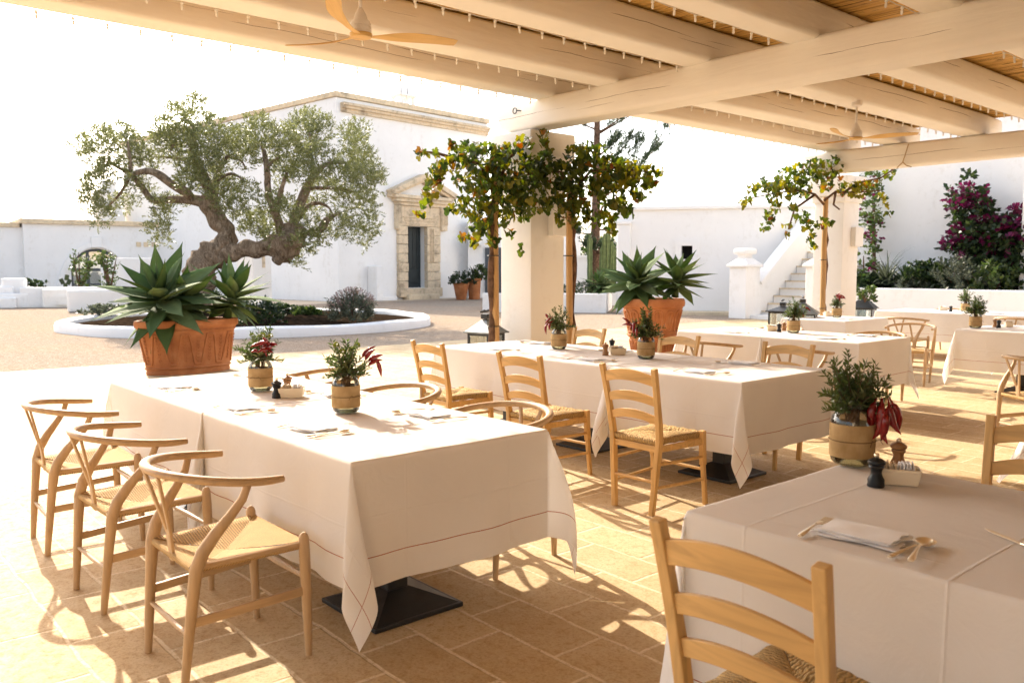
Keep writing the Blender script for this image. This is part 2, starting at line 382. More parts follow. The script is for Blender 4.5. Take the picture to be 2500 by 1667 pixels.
# ---------------------------------------------------------------- farmhouse with the stone portal
C0 = Vector((18.7, 33.2, 0)); A0 = R(6.5); U0 = Vector((math.cos(A0), math.sin(A0), 0)); N0 = Vector((-U0.y, U0.x, 0))
farm = empty('farmhouse', C0, A0, 'tall white farmhouse with stone door portal and tan coping behind the olive tree', 'house')
def fw(px, py):
    p = onplane(px, py, C0, N0); return ((p - C0).dot(U0), p.z)
dx0, dz1 = fw(989, 552); dx1, dz0 = fw(1040, 702); Lw = fw(1190, 300)[0]; HT = 8.85
b = MB()
b.box(((dx0) / 2, .3, HT / 2), (dx0, .6, HT)); b.box(((dx1 + Lw) / 2, .3, HT / 2), (Lw - dx1, .6, HT))
b.box(((dx0 + dx1) / 2, .3, (dz1 + HT) / 2), (dx1 - dx0, .6, HT - dz1)); b.box(((dx0 + dx1) / 2, .3, dz0 / 2), (dx1 - dx0, .6, dz0))
b.box((Lw / 2, 11.3, HT / 2), (Lw, 20.8, HT)); b.box((Lw / 2, .75, HT / 2), (Lw, .3, HT))
for x in (0.0,): b.box((-.0, 0, 0), (.001, .001, .001))
b.build('wall', M['white'], farm)
b = MB(); b.box((Lw / 2, 10.85, HT + .14), (Lw + .14, 21.9, .24), bev=.03); b.build('roof_coping', M['coping'], farm)
b = MB(); z0 = fw(1000, 299)[1]
for k, (o, h, dz) in enumerate(((.30, .12, .30), (.22, .12, .18), (.12, .16, .04))):
    b.box((Lw / 2 + .1, -o / 2, z0 + dz), (Lw - .25, o, h), bev=.015)
b.build('cornice', M['stone'], farm)
# portal
jo0, _ = fw(968, 600); jo1, _ = fw(1070, 600); ll0, lz0 = fw(962, 560); ll1, _ = fw(1082, 560); cz0 = fw(1020, 505)[1]; cz1 = fw(1020, 480)[1]
ca0 = fw(944, 482)[0]; ca1 = fw(1100, 482)[0]; apx, apz = fw(1024, 431)
def rough_pts(mb, amp, seed):
    rd = random.Random(seed)
    mb.v = [(x + rd.uniform(-amp, amp), y + rd.uniform(-amp, 0), z + rd.uniform(-amp, amp)) for x, y, z in mb.v]
b = MB()
for xa, xb in ((jo0, dx0 + .03), (dx1 - .03, jo1)):
    b = MB(); k = 7
    for i in range(k):
        za = dz0 - .1 + (dz1 - dz0 + .1) * i / k; zb = dz0 - .1 + (dz1 - dz0 + .1) * (i + 1) / k
        w = random.uniform(-.05, .03) if i < 4 else 0
        b.box(((xa + xb) / 2 + w / 2, -.05, (za + zb) / 2), (abs(xb - xa) + w, .26, zb - za - .015), bev=.03)
    if xa > dx0:
        for dxx in (.14, .24, .34): b.box((dx1 + dxx, -.2, dz1 - (dz1 - dz0) * .3), (.04, .08, (dz1 - dz0) * .55), bev=.01)
    b.build('door_jamb', M['stone'], farm)
b = MB(); b.box(((jo0 + jo1) / 2, -.05, (dz1 + cz0) / 2), (jo1 - jo0, .26, cz0 - dz1 - .01), bev=.02)
for z in (.12, .28, .42): b.box(((dx0 + dx1) / 2 + .1, -.2, dz1 + z), (dx1 - dx0 + .3 + z, .06, .05), bev=.01)
b.build('lintel', M['stone'], farm)
for xa, xb in ((ll0, jo0 + .05), (jo1 - .05, ll1)):
    b = MB(); b.box(((xa + xb) / 2, -.14, (lz0 + cz0) / 2), (xb - xa, .40, cz0 - lz0), bev=.06)
    for q in range(4): b.box((xa + (xb - xa) * (q + .5) / 4, -.36, (lz0 + cz0) / 2 + .1), (.04, .06, (cz0 - lz0) * .7), bev=.015)
    b.build('console_bracket', M['stone'], farm)
b = MB(); xm = (ca0 + ca1) / 2
for k, (g, o) in enumerate(((.0, .5), (.12, .40), (.26, .28))):
    b.box((xm, -o / 2, cz1 - (cz1 - cz0) * (k + .5) / 3), (ca1 - ca0 - 2 * g - .3, o, (cz1 - cz0) / 3 - .004), bev=.02)
b.build('portal_cornice', M['stone'], farm)
b = MB()
for s_, xe in ((1, ca0), (-1, ca1)):
    for k, (o, t_, off) in enumerate(((.50, .22, .0), (.34, .16, -.19))):
        b.bar((xe, -o / 2, cz1 + .08 + off * .8), (xm, -o / 2, apz - .02 + off), o, t_, bev=.02)
b.build('pediment', M['stone'], farm)
b = MB(); b.box(((jo0 + jo1) / 2, -.1, dz0 - .22), (jo1 - jo0 + .06, .36, .42), bev=.05); b.build('door_sill', M['stone'], farm)
b = MB(); b.box(((jo0 + jo1) / 2, -.2, .12), ((jo1 - jo0) * .74, .55, .26), bev=.05); b.build('door_step', M['step'], farm)
d = MB(); dw = dx1 - dx0; d.box((dx0 + dw / 2, .42, (dz0 + dz1) / 2), (dw + .3, .06, dz1 - dz0))
for q in range(5): d.box((dx0 + dw * (q + .5) / 5, .38, (dz0 + dz1) / 2 + .45), (dw / 5 - .03, .03, (dz1 - dz0) * .66), bev=.008)
d.box((dx0 + dw / 2, .375, dz0 + .55), (dw * .86, .04, .62), bev=.01)
d.build('door', M['door'], farm)
cx_, cz_ = fw(1028, 240)
ch = MB(); ch.box((cx_, 1.3, HT + .32), (.95, .8, .2), bev=.03)
for sx_ in (-.38, 0, .38):
    for sy_ in (-.3, .3): ch.box((cx_ + sx_, 1.3 + sy_, HT + .62), (.14, .14, .5))
ch.box((cx_, 1.3, HT + .91), (1.15, .95, .09), bev=.02)
for s_ in (-1, 1): ch.bar((cx_ + s_ * .24, 1.3, HT + .93), (cx_ + s_ * .10, 1.3, HT + 1.3), .2, .16); ch.bar((cx_ + s_ * .2, 1.3, HT + .95), (cx_ + s_ * .28, 1.3, HT + 1.62), .2, .14)
ch.build('chimney', M['white'], farm)
# stub on the wall and the wall path
s0 = fw(895, 737)[0]; s1 = fw(915, 737)[0]
b = MB(); b.box(((s0 + s1) / 2, -.35, .8), (s1 - s0 - .1, .7, 1.6), bev=.08); b.box(((s0 + s1) / 2 + .7, -.25, .1), (.9, .5, .2), bev=.03)
tag(b.build('wall_buttress', M['white'], None), 'low white masonry stub against the farmhouse wall left of the door', 'buttress')
bpy.data.objects['wall_buttress'].location = C0; bpy.data.objects['wall_buttress'].rotation_euler = (0, 0, A0)
p = [C0 + U0 * -4 - N0 * 1.2, C0 + U0 * 26 - N0 * 1.6, C0 + U0 * 26 + N0 * 1, C0 + U0 * -.2 + N0 * 1, C0 + N0 * 24 - U0 * 2.2, C0 + N0 * 24 - U0 * 5]
b = MB(); b.add([(q.x, q.y, .004) for q in p], [(0, 1, 2, 3, 4, 5)]); tag(b.build('wall_path', M['path']), kind='structure')

# wall and dark doorway right of the farmhouse, seen beside the pillar
o = at(1172, 735, 42); bx = empty('outbuilding', (o.x, o.y, 0), R(-40), 'white outbuilding with dark grille door behind the left vine stake', 'building')
b = MB(); b.box((2.2, 1.2, 1.9), (5.6, 2, 3.8)); b.build('wall', M['white'], bx)
b = MB(); b.box((.75, .16, 1.35), (1.0, .12, 2.3)); b.build('grille_door', M['frame'], bx)
b = MB(); b.box((-.2, -.1, 2.75), (.6, .5, .35), bev=.1); b.build('bracket', M['white'], bx)

# post box block left of the farmhouse
o = at(622, 708, 34); pb = empty('wellhead_block', (o.x, o.y, 0), R(20), 'square white block with a slot under the olive limb', 'wellhead')
b = MB(); b.box((0, 0, 1.2), (1.0, .9, 2.4), bev=.05); b.box((0, 0, 2.42), (1.12, 1.0, .1), bev=.02); b.build('block', M['white_b'], pb)
b = MB(); b.box((.06, -.46, 1.75), (.14, .04, .5)); b.build('slot', M['stone'], pb)

# ---------------------------------------------------------------- low building with the arched window
dL = 45.0; pL0 = at(64, 722, dL); pL1 = at(498, 715, 50.5); pL0.z = pL1.z = 0
uL = (pL1 - pL0).normalized(); nL = Vector((-uL.y, uL.x, 0)); aL = math.atan2(uL.y, uL.x); LL = (pL1 - pL0).length + 1
low = empty('low_house', pL0, aL, 'low white house with arched grey window and flat tan coping at left', 'house')
def lw(px, py):
    q = onplane(px, py, pL0, nL); return ((q - pL0).dot(uL), q.z)
ax, az = lw(235, 607); ar = abs(lw(300, 700)[0] - lw(175, 700)[0]) / 2; HL = lw(64, 545)[1]
spr = max(.3, az - ar)
poly = [(0, 0), (ax - ar, 0), (ax - ar, spr)] + [(ax - ar * math.cos(PI * k / 20), spr + ar * math.sin(PI * k / 20)) for k in range(1, 20)] + [(ax + ar, spr), (ax + ar, 0), (LL, 0), (LL, HL), (0, HL)]
MX = Matrix(((1, 0, 0), (0, 0, -1), (0, 1, 0)))
b = MB(); b.prism(poly, -.5, 0, M=MX); b.box((LL / 2, 5.6, HL / 2), (LL, 9, HL)); b.box((LL / 2, .8, HL + .0 - .3), (LL, .6, .58))
b.build('wall', M['white'], low)
b = MB(); b.box((LL / 2, 4.9, HL + .12), (LL + .3, 10.2, .26), bev=.03); b.build('roof_coping', M['coping'], low)
b = MB(); r0, r1 = lw(335, 700)[0] - ax, 0; r0 = abs(r0)
pts = [(ax - r0 * math.cos(PI * k / 32), .0 + (az + .35) * math.sin(PI * k / 32)) for k in range(33)]; ri = [(ax - (r0 - .28) * math.cos(PI * k / 32), (az + .08) * math.sin(PI * k / 32)) for k in range(33)]
b.prism(pts + ri[::-1], 0, .16, M=MX); b.box((ax, -.12, az + .35), (.55, .24, .6), bev=.03); b.build('arch_moulding', M['white'], low)
b = MB(); w = ar * 2
for x in (-1, -.33, .33, 1): b.box((ax + x * (ar - .06), .3, (spr + ar * .9) / 2 if abs(x) < .5 else spr / 2 + .2), (.14, .1, (spr + ar * .9) if abs(x) < .5 else spr + .4))
b.box((ax, .3, spr + .15), (w, .1, .13)); b.box((ax, .3, .6), (w, .08, .08)); b.box((ax, .3, 1.35), (w, .05, .05))
pr = [(ax - (ar - .01) * math.cos(PI * k / 20), spr + (ar - .01) * math.sin(PI * k / 20)) for k in range(21)]; pq = [(ax - (ar - .16) * math.cos(PI * k / 20), spr + (ar - .16) * math.sin(PI * k / 20)) for k in range(21)]
b.prism(pr + pq[::-1], -.36, -.24, M=MX); b.build('window_frame', M['frame'], low)
b = MB(); b.box((ax, .34, (spr + ar) / 2), (w, .02, spr + ar)); b.build('window_pane', M['pane'], low)
b = MB()
for px in (338, 356, 375):
    x, z = lw(px, 597); b.box((x, -.03, z), (.24, .08, .26))
b.build('wall_niche', M['coping'], low)
x, z = lw(305, 545); b = MB(); b.box((x, 4, HL + 1.1), (1.5, 1.2, 2.2), bev=.05); b.box((x, 4, HL + 2.5), (.8, .8, .6), bev=.05); b.build('chimney', M['white'], low)
x, z = lw(468, 572); b = MB(); b.box((x, -.2, z), (.9, .35, .15), bev=.03); b.build('wall_spout', M['coping'], low)
q = at(28, 730, 44); b = MB(); lw2 = empty('side_house', (pL0.x, pL0.y, 0), aL, 'white side wing with tan coping at the left picture edge', 'house')
b.box((-6.0, 3.0, HL / 2 - .1), (12.2, 5, HL - .2)); b.build('wall', M['white'], lw2)
b = MB(); b.box((-6.2, 3.0, HL - .08), (12.2, 5.3, .24), bev=.03); b.build('roof_coping', M['coping'], lw2)

g0 = at(50, 752, 31.5); g1 = at(300, 745, 33); g0.z = g1.z = 0; ug = (g1 - g0).normalized(); ag = math.atan2(ug.y, ug.x); gl = (g1 - g0).length
gw = empty('garden_wall', g0, ag, 'low white garden wall in front of the arched window', 'wall')
b = MB(); b.box((gl / 2, .2, .38), (gl, .4, .76), bev=.04); b.box((.2, 2.4, .38), (.4, 4.2, .76), bev=.04); b.build('wall', M['white'], gw)
b = MB(); b.box((gl * .36, -.2, .35), (1.0, .38, .7), bev=.06); b.box((gl * .36 + .2, -.42, .28), (.5, .1, .34)); b.build('seat_block', M['white_b'], gw)
for k, (px, w_, h_) in enumerate(((12, .7, .8), (38, .8, 1.1))):
    o = at(px, 748, 31.8 + k * .3); b = MB(); b.box((0, 0, h_ / 2), (w_, .9, h_), bev=.08); b.box((0, -.3, h_ * .25), (w_ + .2, 1.0, h_ * .5), bev=.06)
    q = b.build('gate_post', M['white']); q.location = (o.x, o.y, 0); q.rotation_euler = (0, 0, ag)
    tag(q, ('lower outermost white gate post left of the garden wall', 'taller white gate post touching the garden wall end')[k], 'gate post', 'white posts at the left edge')
o = at(270, 750, 29); b = MB(); b.box((0, 0, .38), (2.6, .6, .76), bev=.1); q = b.build('stone_bench', M['white']); q.location = (o.x, o.y, 0); q.rotation_euler = (0, 0, ag - .1)
tag(q, 'rounded white masonry bench left of the garden bed behind the big agave pot', 'bench')
for px in (305, 415):
    pass
o = at(318, 700, 43); b = MB(); b.box((0, 0, 1.0), (2.6, .6, 2.0), bev=.05); q = b.build('white_wall_block', M['white']); q.location = (o.x, o.y, 0); q.rotation_euler = (0, 0, aL)
tag(q, 'white wall block right of the arched window', 'wall')

# ---------------------------------------------------------------- courtyard wall, stairs and big house at right
W0 = Vector((21.0, 18.95, 0)); W1 = Vector((25.6, 12.25, 0)); uW = (W1 - W0).normalized(); nW = Vector((-uW.y, uW.x, 0)); aW = math.atan2(uW.y, uW.x); LW = (W1 - W0).length
cw = empty('courtyard_wall', W0, aW, 'white courtyard wall with small square window left of the stairs', 'wall')
def ww(px, py):
    q = onplane(px, py, W0, nW); return ((q - W0).dot(uW), q.z)
wx0, wz1 = ww(1664, 600); wx1, wz0 = ww(1690, 633); HW = 3.36
b = MB()
b.box((wx0 / 2, .25, HW / 2), (wx0, .5, HW)); b.box(((wx1 + LW) / 2, .25, HW / 2), (LW - wx1, .5, HW)); b.box(((wx0 + wx1) / 2, .25, (wz1 + HW) / 2), (wx1 - wx0, .5, HW - wz1)); b.box(((wx0 + wx1) / 2, .25, wz0 / 2), (wx1 - wx0, .5, wz0))
b.box((LW / 2, .22, HW + .05), (LW + .1, .62, .12), bev=.03)
pxx = ww(1525, 600)[0]; b.box((pxx, -.1, 1.45), (.42, .2, 2.9), bev=.03); b.box((pxx, -.12, 2.95), (.5, .26, .12), bev=.03)
b.build('wall', M['white'], cw)
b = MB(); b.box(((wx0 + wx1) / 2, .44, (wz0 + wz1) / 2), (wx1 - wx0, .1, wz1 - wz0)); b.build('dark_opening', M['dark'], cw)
b = MB()
for (x, z, w_, h_) in (((wx0 + wx1) / 2, wz1 + .09, wx1 - wx0 + .42, .18), ((wx0 + wx1) / 2, wz0 - .09, wx1 - wx0 + .42, .18), (wx0 - .105, (wz0 + wz1) / 2, .21, wz1 - wz0 - .004), (wx1 + .105, (wz0 + wz1) / 2, .21, wz1 - wz0 - .004)):
    b.box((x, -.02, z), (w_, .08, h_))
b.build('window_surround', M['white'], cw)
b = MB(); b.box((ww(1690, 700)[0] + .6, -.5, .05), (5.5, 1.0, .1)); q = b.build('plinth', M['step'], cw)
# walls further left
o = at(1395, 762, 27.9); o2 = at(1480, 762, 27.7); o.z = o2.z = 0; ub = (o2 - o).normalized(); ab = math.atan2(ub.y, ub.x); lb = (o2 - o).length
pbed = empty('raised_bed', o, ab, 'white raised planting bed holding the pine, cactus and agave', 'planter')
b = MB(); b.box((lb / 2 - 1.5, .15, .32), (lb + 3, .3, .64), bev=.03); b.box((lb - .15, 1.7, .32), (.3, 3.1, .64), bev=.03); b.build('wall', M['white'], pbed)
b = MB(); b.box((lb / 2 - 1.5, 1.9, .29), (lb + 2.7, 3.4, .5)); b.build('soil', M['soil'], pbed)
o = at(1380, 700, 34); b = MB(); b.box((3, .2, .95), (8, .4, 1.9)); b.box((3, .2, 1.93), (8.1, .5, .12)); q = b.build('boundary_wall', M['white']); q.location = (o.x, o.y, 0); q.rotation_euler = (0, 0, ab)
tag(q, 'white boundary wall behind the pine trunk', 'wall')
o = at(1385, 700, 48); b = MB(); b.box((3, .2, 1.45), (6.5, 4, 2.9)); q = b.build('far_house', M['white']); q.location = (o.x, o.y, 0); q.rotation_euler = (0, 0, ab)
tag(q, 'distant white house top seen over the boundary wall', 'house')
o = at(1700, 765, 27); b = MB()

# stairs
SA = R(-5); sd = Vector((math.cos(SA), math.sin(SA), 0)); sn = Vector((-sd.y, sd.x, 0))
st0 = Vector((21.7, 13.05, 0)); st = empty('staircase', st0, SA, 'white outdoor staircase with stone treads and capped newel posts', 'stairs')
NS = 15; b = MB(); tr = MB(); WS = 2.05
for k in range(NS):
    x = .2 + k * .27; h = .22 * (k + 1)
    b.box((x + (6.6 - x) / 2, 0, h - .11 - .018), (6.6 - x, WS, .184)); tr.box((x + .135 - .02, 0, h - .016), (.32, WS - .01, .036), bev=.006)
b.box((-.05, .1, .05), (.7, WS + 1.2, .12), bev=.01)
b.build('riser', M['white'], st); tr.build('tread', M['step'], st)
for s_ in (1, -1):
    y = s_ * (WS / 2 + .17); b = MB()
    E_ = 6.6 if s_ > 0 else 1.2; T_ = .98 + E_ * .81; poly = [(0, 0), (E_, 0), (E_, T_), (.1, 1.0), (0, .95)]
    b.prism(poly, -(y + .15), -(y - .15), M=MX); b.bar((.1, y, 1.03), (E_, y, T_ + .03), .42, .12, bev=.03); b.build('parapet', M['white'], st)
    b = MB(); b.box((-.3, y + s_ * .1, .75), (.62, .62, 1.5), bev=.02); b.box((-.3, y + s_ * .1, 1.54), (.76, .76, .08), bev=.02)
    b.box((-.3, y + s_ * .1, 1.67), (.72, .72, .18), taper=(.45, .45), bev=.01); b.box((-.3, y + s_ * .1, 1.82), (.30, .30, .14), bev=.02); b.box((-.3, y + s_ * .1, 1.96), (.5, .5, .18), bev=.07)
    b.build('newel_post', M['white'], st)
b = MB(); b.box((7.2, .3, 1.5), (2.2, 3.0, 3.0)); b.build('landing', M['white'], st)

# big house at the back right
HX = 23.6
big = empty('big_house', (HX, 11, 0), 0, 'large plain white house wall with bougainvillea at the far right', 'house')
yl = onplane(1956, 450, (HX, 0, 0), (1, 0, 0)).y
yc = 12.05; b = MB(); b.box((6, (yc - 11 - 12) / 2, 4.6), (12, yc - 11 + 12, 9.2)); xb_ = 28.6; yl = onplane(1956, 450, (xb_, 0, 0), (1, 0, 0)).y; b.box((xb_ - HX + 3, (yl + 12.05) / 2 - 11, 4.55), (6, yl - 12.05, 9.1)); b.build('wall', M['white'], big)
yr = onplane(2491, 600, (22.6, 0, 0), (1, 0, 0)).y
b = MB(); b.box((23.1 - HX, yr - 11 - 1.5, 2.4), (1.0, 3.0, 4.8), bev=.03); b.build('pilaster', M['white'], big)
yb0 = 11.7; yb1 = onplane(2600, 720, (21.2, 0, 0), (1, 0, 0)).y; zb = onplane(2280, 706, (21.2, 0, 0), (1, 0, 0)).z
bed2 = empty('flower_bed', (21.2, yb0, 0), 0, 'long white raised flower bed below the house wall at right', 'planter')
b = MB(); b.box((.2, (yb1 - yb0) / 2, zb / 2), (.4, abs(yb1 - yb0), zb), bev=.03); b.box((1.3, .0, zb / 2 - .01), (2.2, .35, zb - .02), bev=.03)
b.build('wall', M['white'], bed2)
b = MB(); b.box((1.35, (yb1 - yb0) / 2, zb / 2 - .05), (1.9, abs(yb1 - yb0) - .3, zb - .12)); b.build('soil', M['soil'], bed2)
# assumed wall behind the camera, added to cut sky light and warm the bounce
b = MB(); b.box((6, -5.2, 2.1), (34, .5, 4.2)); q = b.build('unseen_back_wall', M['cream']); tag(q, 'unseen cream plastered wall added behind the viewer to warm the terrace light', 'wall')

# ---------------------------------------------------------------- pergola
perg = empty('pergola', (6.2, 6.9, 0), 0, 'white timber pergola with cane ceiling over the dining terrace', 'pergola')
PO = Vector((6.2, 6.9, 0))
def timber(name, a, b_, w, h, seed, taper=0.006, segs=14):
    """rounded hand-hewn timber along a->b (bottom centre line), slightly irregular"""
    rd = random.Random(seed); a = Vector(a); b_ = Vector(b_); d = (b_ - a); L = d.length; d.normalize(); sx = Vector((0, 0, 1)).cross(d)
    prof = []; rr = .13
    for cx__, cz__, a0 in ((.5 - rr, rr, -90), (.5 - rr, 1 - rr, 0), (-.5 + rr, 1 - rr, 90), (-.5 + rr, rr, 180)):
        for k in range(4):
            t = R(a0 + 30 * k); prof.append((cx__ + rr * math.cos(t), cz__ + rr * math.sin(t)))
    mb = MB(); n = len(prof); ph = [rd.uniform(0, 6) for _ in range(6)]
    for i in range(segs + 1):
        t = i / segs; e = 1.0
        ins = 0
        if i == 0 or i == segs: ins = .12
        for k, (u, v) in enumerate(prof):
            wob = .004 * math.sin(ph[0] + 7 * t + k * .4) + .0025 * math.sin(ph[1] + 17 * t + k)
            uu = u * (1 - ins); vv = .5 + (v - .5) * (1 - ins)
            p = Vector((t * L, 0, 0)); q = a + d * (t * L) + sx * (uu * w + wob + taper * math.sin(ph[2] + 5 * t)) + Vector((0, 0, vv * h + wob * .6 + taper * .6 * math.sin(ph[3] + 6 * t)))
            mb.v.append(tuple(q - a))
    for i in range(segs):
        for k in range(n):
            mb.f.append((i * n + k, i * n + (k + 1) % n, (i + 1) * n + (k + 1) % n, (i + 1) * n + k)); mb.m.append(0)
    mb.f.append(tuple(range(n))[::-1]); mb.f.append(tuple(segs * n + k for k in range(n))); mb.m += [0, 0]
    # local X along the timber
    ang = math.atan2(d.y, d.x); Mr = Matrix.Rotation(-ang, 3, 'Z'); mb.v = [tuple(Mr @ Vector(v)) for v in mb.v]
    o = mb.build(name, M['beam'], perg, smooth='auto'); o.location = a - PO; o.rotation_euler = (0, 0, ang)
    return o
def mainbeam(X, yend, zb, h, seed):
    o = timber('main_beam', (X + .15, -4.9, zb - .0), (X + .15, yend, zb), .30, h, seed, segs=30)
    me = o.data                                  # chamfered nose at the outer end, underside cut back
    L = yend + 4.9
    for v in me.vertices:
        if v.co.x > L - .02: v.co.x -= max(0, (.62 * h - v.co.z)) * .75
    return o
mainbeam(6.0, 7.22, 2.90, .30, 3); mainbeam(11.75, 6.86, 2.86, .31, 5)
RY = [(6.41, .27), (5.56, .29), (4.53, .29), (3.54, .27), (2.53, .28), (1.52, .28), (.5, .27), (-.5, .27), (-1.5, .28), (-2.5, .28), (-3.5, .28), (-4.4, .28)]
for k, (y, w_) in enumerate(RY):
    timber('rafter', (-5.0, y, 3.19), (12.35 + .05 * (k % 3), y, 3.17), w_, .27, 20 + k, segs=34)
# cane ceiling: every cane a half-round rod laid across the rafters
b = MB(); x = -5.1; y0, y1 = -4.9, 6.62; rd = random.Random(4); o_ = 0
while x < 12.45:
    r = rd.uniform(.0065, .0095); za = 3.462 + rd.uniform(-.003, .003); ya = y1 + rd.uniform(-.05, .04); sag = rd.uniform(-.006, .006)
    pr_ = [(x, za + r), (x + r * .4, za + .001), (x + r * 1.3, za - r * .2), (x + 2 * r, za + r)]
    o_ = len(b.v)
    for yy, s_ in ((y0, 0), (y0 + 2.9, sag), (y0 + 5.8, -sag), (y0 + 8.6, sag), (ya, 0)):
        for (xx, zz) in pr_: b.v.append((xx + s_, yy, zz))
    for i in range(4):
        for k in range(3): b.f.append((o_ + i * 4 + k, o_ + i * 4 + k + 1, o_ + i * 4 + 5 + k, o_ + i * 4 + 4 + k)); b.m.append(0)
    x += 2 * r * .93
b.v = [(v[0] - PO.x, v[1] - PO.y, v[2]) for v in b.v]
b.build('cane_ceiling', M['reed'], perg)
b = MB(); b.box((3.65 - PO.x, .86 - PO.y, 3.53), (17.6, 11.5, .09)); b.build('sun_block_slab', M['white_b'], perg)  # opaque slab added above the canes to block the light
def pillar(X, Y, w, zt, pw):
    mb = MB(); c = w / 2
    mb.box((c, c, (zt - .34) / 2), (w, w, zt - .34), bev=.035)
    pl = mb.build('pillar', M['white_b'], perg, smooth='auto'); pl.location = (X - PO.x, Y - PO.y, 0)
    mb = MB(); mb.box((c, c, zt - .155), (w + .16, w + .16, .31), bev=.03); mb.box((c, c, zt - .36), (w + .06, w + .06, .1), bev=.02)
    mb.box((c + .02, -.085, zt - .16), (.24, .02, .19)); mb.build('capital', M['white_b'], pl, smooth='auto')
    mb = MB(); mb.box((c + .12, -.04, 1.95), (w * .5, .08, .30), bev=.01); mb.box((w + .05, c, 1.95), (.1, .26, .36), bev=.01); mb.build('wall_light', M['white_b'], pl)
pillar(6.03, 6.65, .5, 2.89, 1); pillar(12.5, 6.6, .5, 2.89, 2)
# eye bolt
b = MB(); q = onplane(1262, 272, (6.0, 0, 0), (1, 0, 0)); ring = [(0, .03 * math.cos(t * PI / 5), .03 * math.sin(t * PI / 5)) for t in range(10)]
b.tube(ring, .006, 6, closed=True); b.tube([(0, -.03, 0), (.05, -.09, -.01)], .006, 6)
q2 = b.build('eye_bolt', M['iron'], perg); q2.location = (q.x - .03 - PO.x, q.y - PO.y, q.z)

# string lights under the rafters
bulb = MB(); bulb.lathe([(.010, .0), (.0115, -.014), (.006, -.018), (.006, -.022), (.0085, -.026), (.0085, -.044), (.005, -.052), (.0, -.054)], 10)
bulb_me = None
STR = ['outermost string of bulbs under the pergola edge beam', 'second string of bulbs counted from the pergola edge', 'third string of bulbs counted from the pergola edge', 'fourth string of bulbs counted from the pergola edge', 'fifth string of bulbs nearest the top right corner']
for k in range(5):
    y = RY[k][0] + RY[k][1] / 2 - .0; z = 3.185
    root = empty('string_light', (0, y, z), 0, STR[k], 'string light', 'strings of bulbs clipped under the rafters')
    pts = []; x = -.8
    mb = MB()
    for i in range(180): pts.append((-.8 + i * .0735, .004, .004 * math.sin(i * 1.7)))
    mb.tube(pts, .0035, 5); mb.build('cable', M['cord'], root)
    i = 0; x = 0.3 if k < 3 else 2.6
    while x < 12.2:
        if abs(x - 6.15) > .2:
            if bulb_me is None: o = bulb.build('bulb', M['bulb'], root, smooth=True); bulb_me = o.data
            else: o = bpy.data.objects.new('bulb', bulb_me); COL.objects.link(o); o.parent = root
            o.location = (x, .004, -.001); o.rotation_euler = (random.uniform(-.1, .1), random.uniform(-.1, .1), 0)
        x += .225

# ceiling fans
def make_fan():
    root = empty('ceiling_fan', (0, 0, 0), 0, '', 'ceiling fan', 'ceiling fans under the pergola')
    b = MB(); b.lathe([(.05, .385), (.055, .38), (.052, .335), (.016, .315)][::-1], 24); b.build('canopy', M['fanw'], root, smooth='auto')
    b = MB(); b.lathe([(.010, .12), (.010, .37)], 12); b.build('rod', M['fanw'], root, smooth=True)
    b = MB(); b.lathe([(.022, .215), (.03, .20), (.05, .165), (.062, .12), (.078, .115), (.082, .1), (.088, .098), (.09, .075), (.086, .073), (.09, .07), (.092, .045), (.088, .04), (.092, .037), (.092, .02), (.05, .01)][::-1], 28); b.v = [(v[0] * .68, v[1] * .68, v[2] * .72) for v in b.v]; b.build('motor', M['fanw'], root, smooth='auto')
    b = MB(); b.lathe([(.0, -.012), (.06, -.01), (.066, .0), (.066, .012), (0, .014)], 24); b.build('hub', M['fan'], root, smooth='auto')
    for k in range(3):
        mb = MB(); n = 14; W = 5
        for i in range(n):
            t = i / (n - 1); r_ = .05 + t * .55; c = .045 + .085 * math.sin(min(1, t * 1.35) * PI * .62) ** 1.3 * (1 - .25 * t); c *= .42
            if t > .93: c *= .82
            sweep = -.05 * math.sin(t * PI) ; tw = -R(26) * (1 - t * .6) * min(1, t * 4)
            for top in (0, 1):
                for j in range(W):
                    s_ = -1 + 2 * j / (W - 1); yy = s_ * c + sweep; zz = s_ * c * math.sin(tw) * 1 + (.006 if top else -.004) * (1 - s_ * s_ * .8) + .03 * t
                    mb.v.append((r_, yy * math.cos(tw), zz))
        for i in range(n - 1):
            o0 = i * 2 * W; o1 = o0 + 2 * W
            for j in range(W - 1):
                mb.f += [(o0 + j + 1, o0 + j, o1 + j, o1 + j + 1), (o0 + W + j, o0 + W + j + 1, o1 + W + j + 1, o1 + W + j)]
            mb.f += [(o0, o0 + W, o1 + W, o1), (o0 + W - 1, o1 + W - 1, o1 + 2 * W - 1, o0 + 2 * W - 1)]
        e = (n - 1) * 2 * W
        mb.f += [tuple(e + j for j in range(W)) + tuple(e + W + j for j in range(W))[::-1]]
        mb.m = [0] * len(mb.f)
        o = mb.build('blade', M['fan'], root, smooth='auto'); o.rotation_euler = (0, 0, 2 * PI * k / 3)
    return root
fan = make_fan(); fan.location = (2.65, 4.40, 2.80); fan.rotation_euler = (0, 0, R(-14)); fan['label'] = 'large near ceiling fan with wooden blades at the top left of the pergola'
dup(fan, (8.57, 4.42, 2.80), R(67), 'small distant ceiling fan near the second pillar')

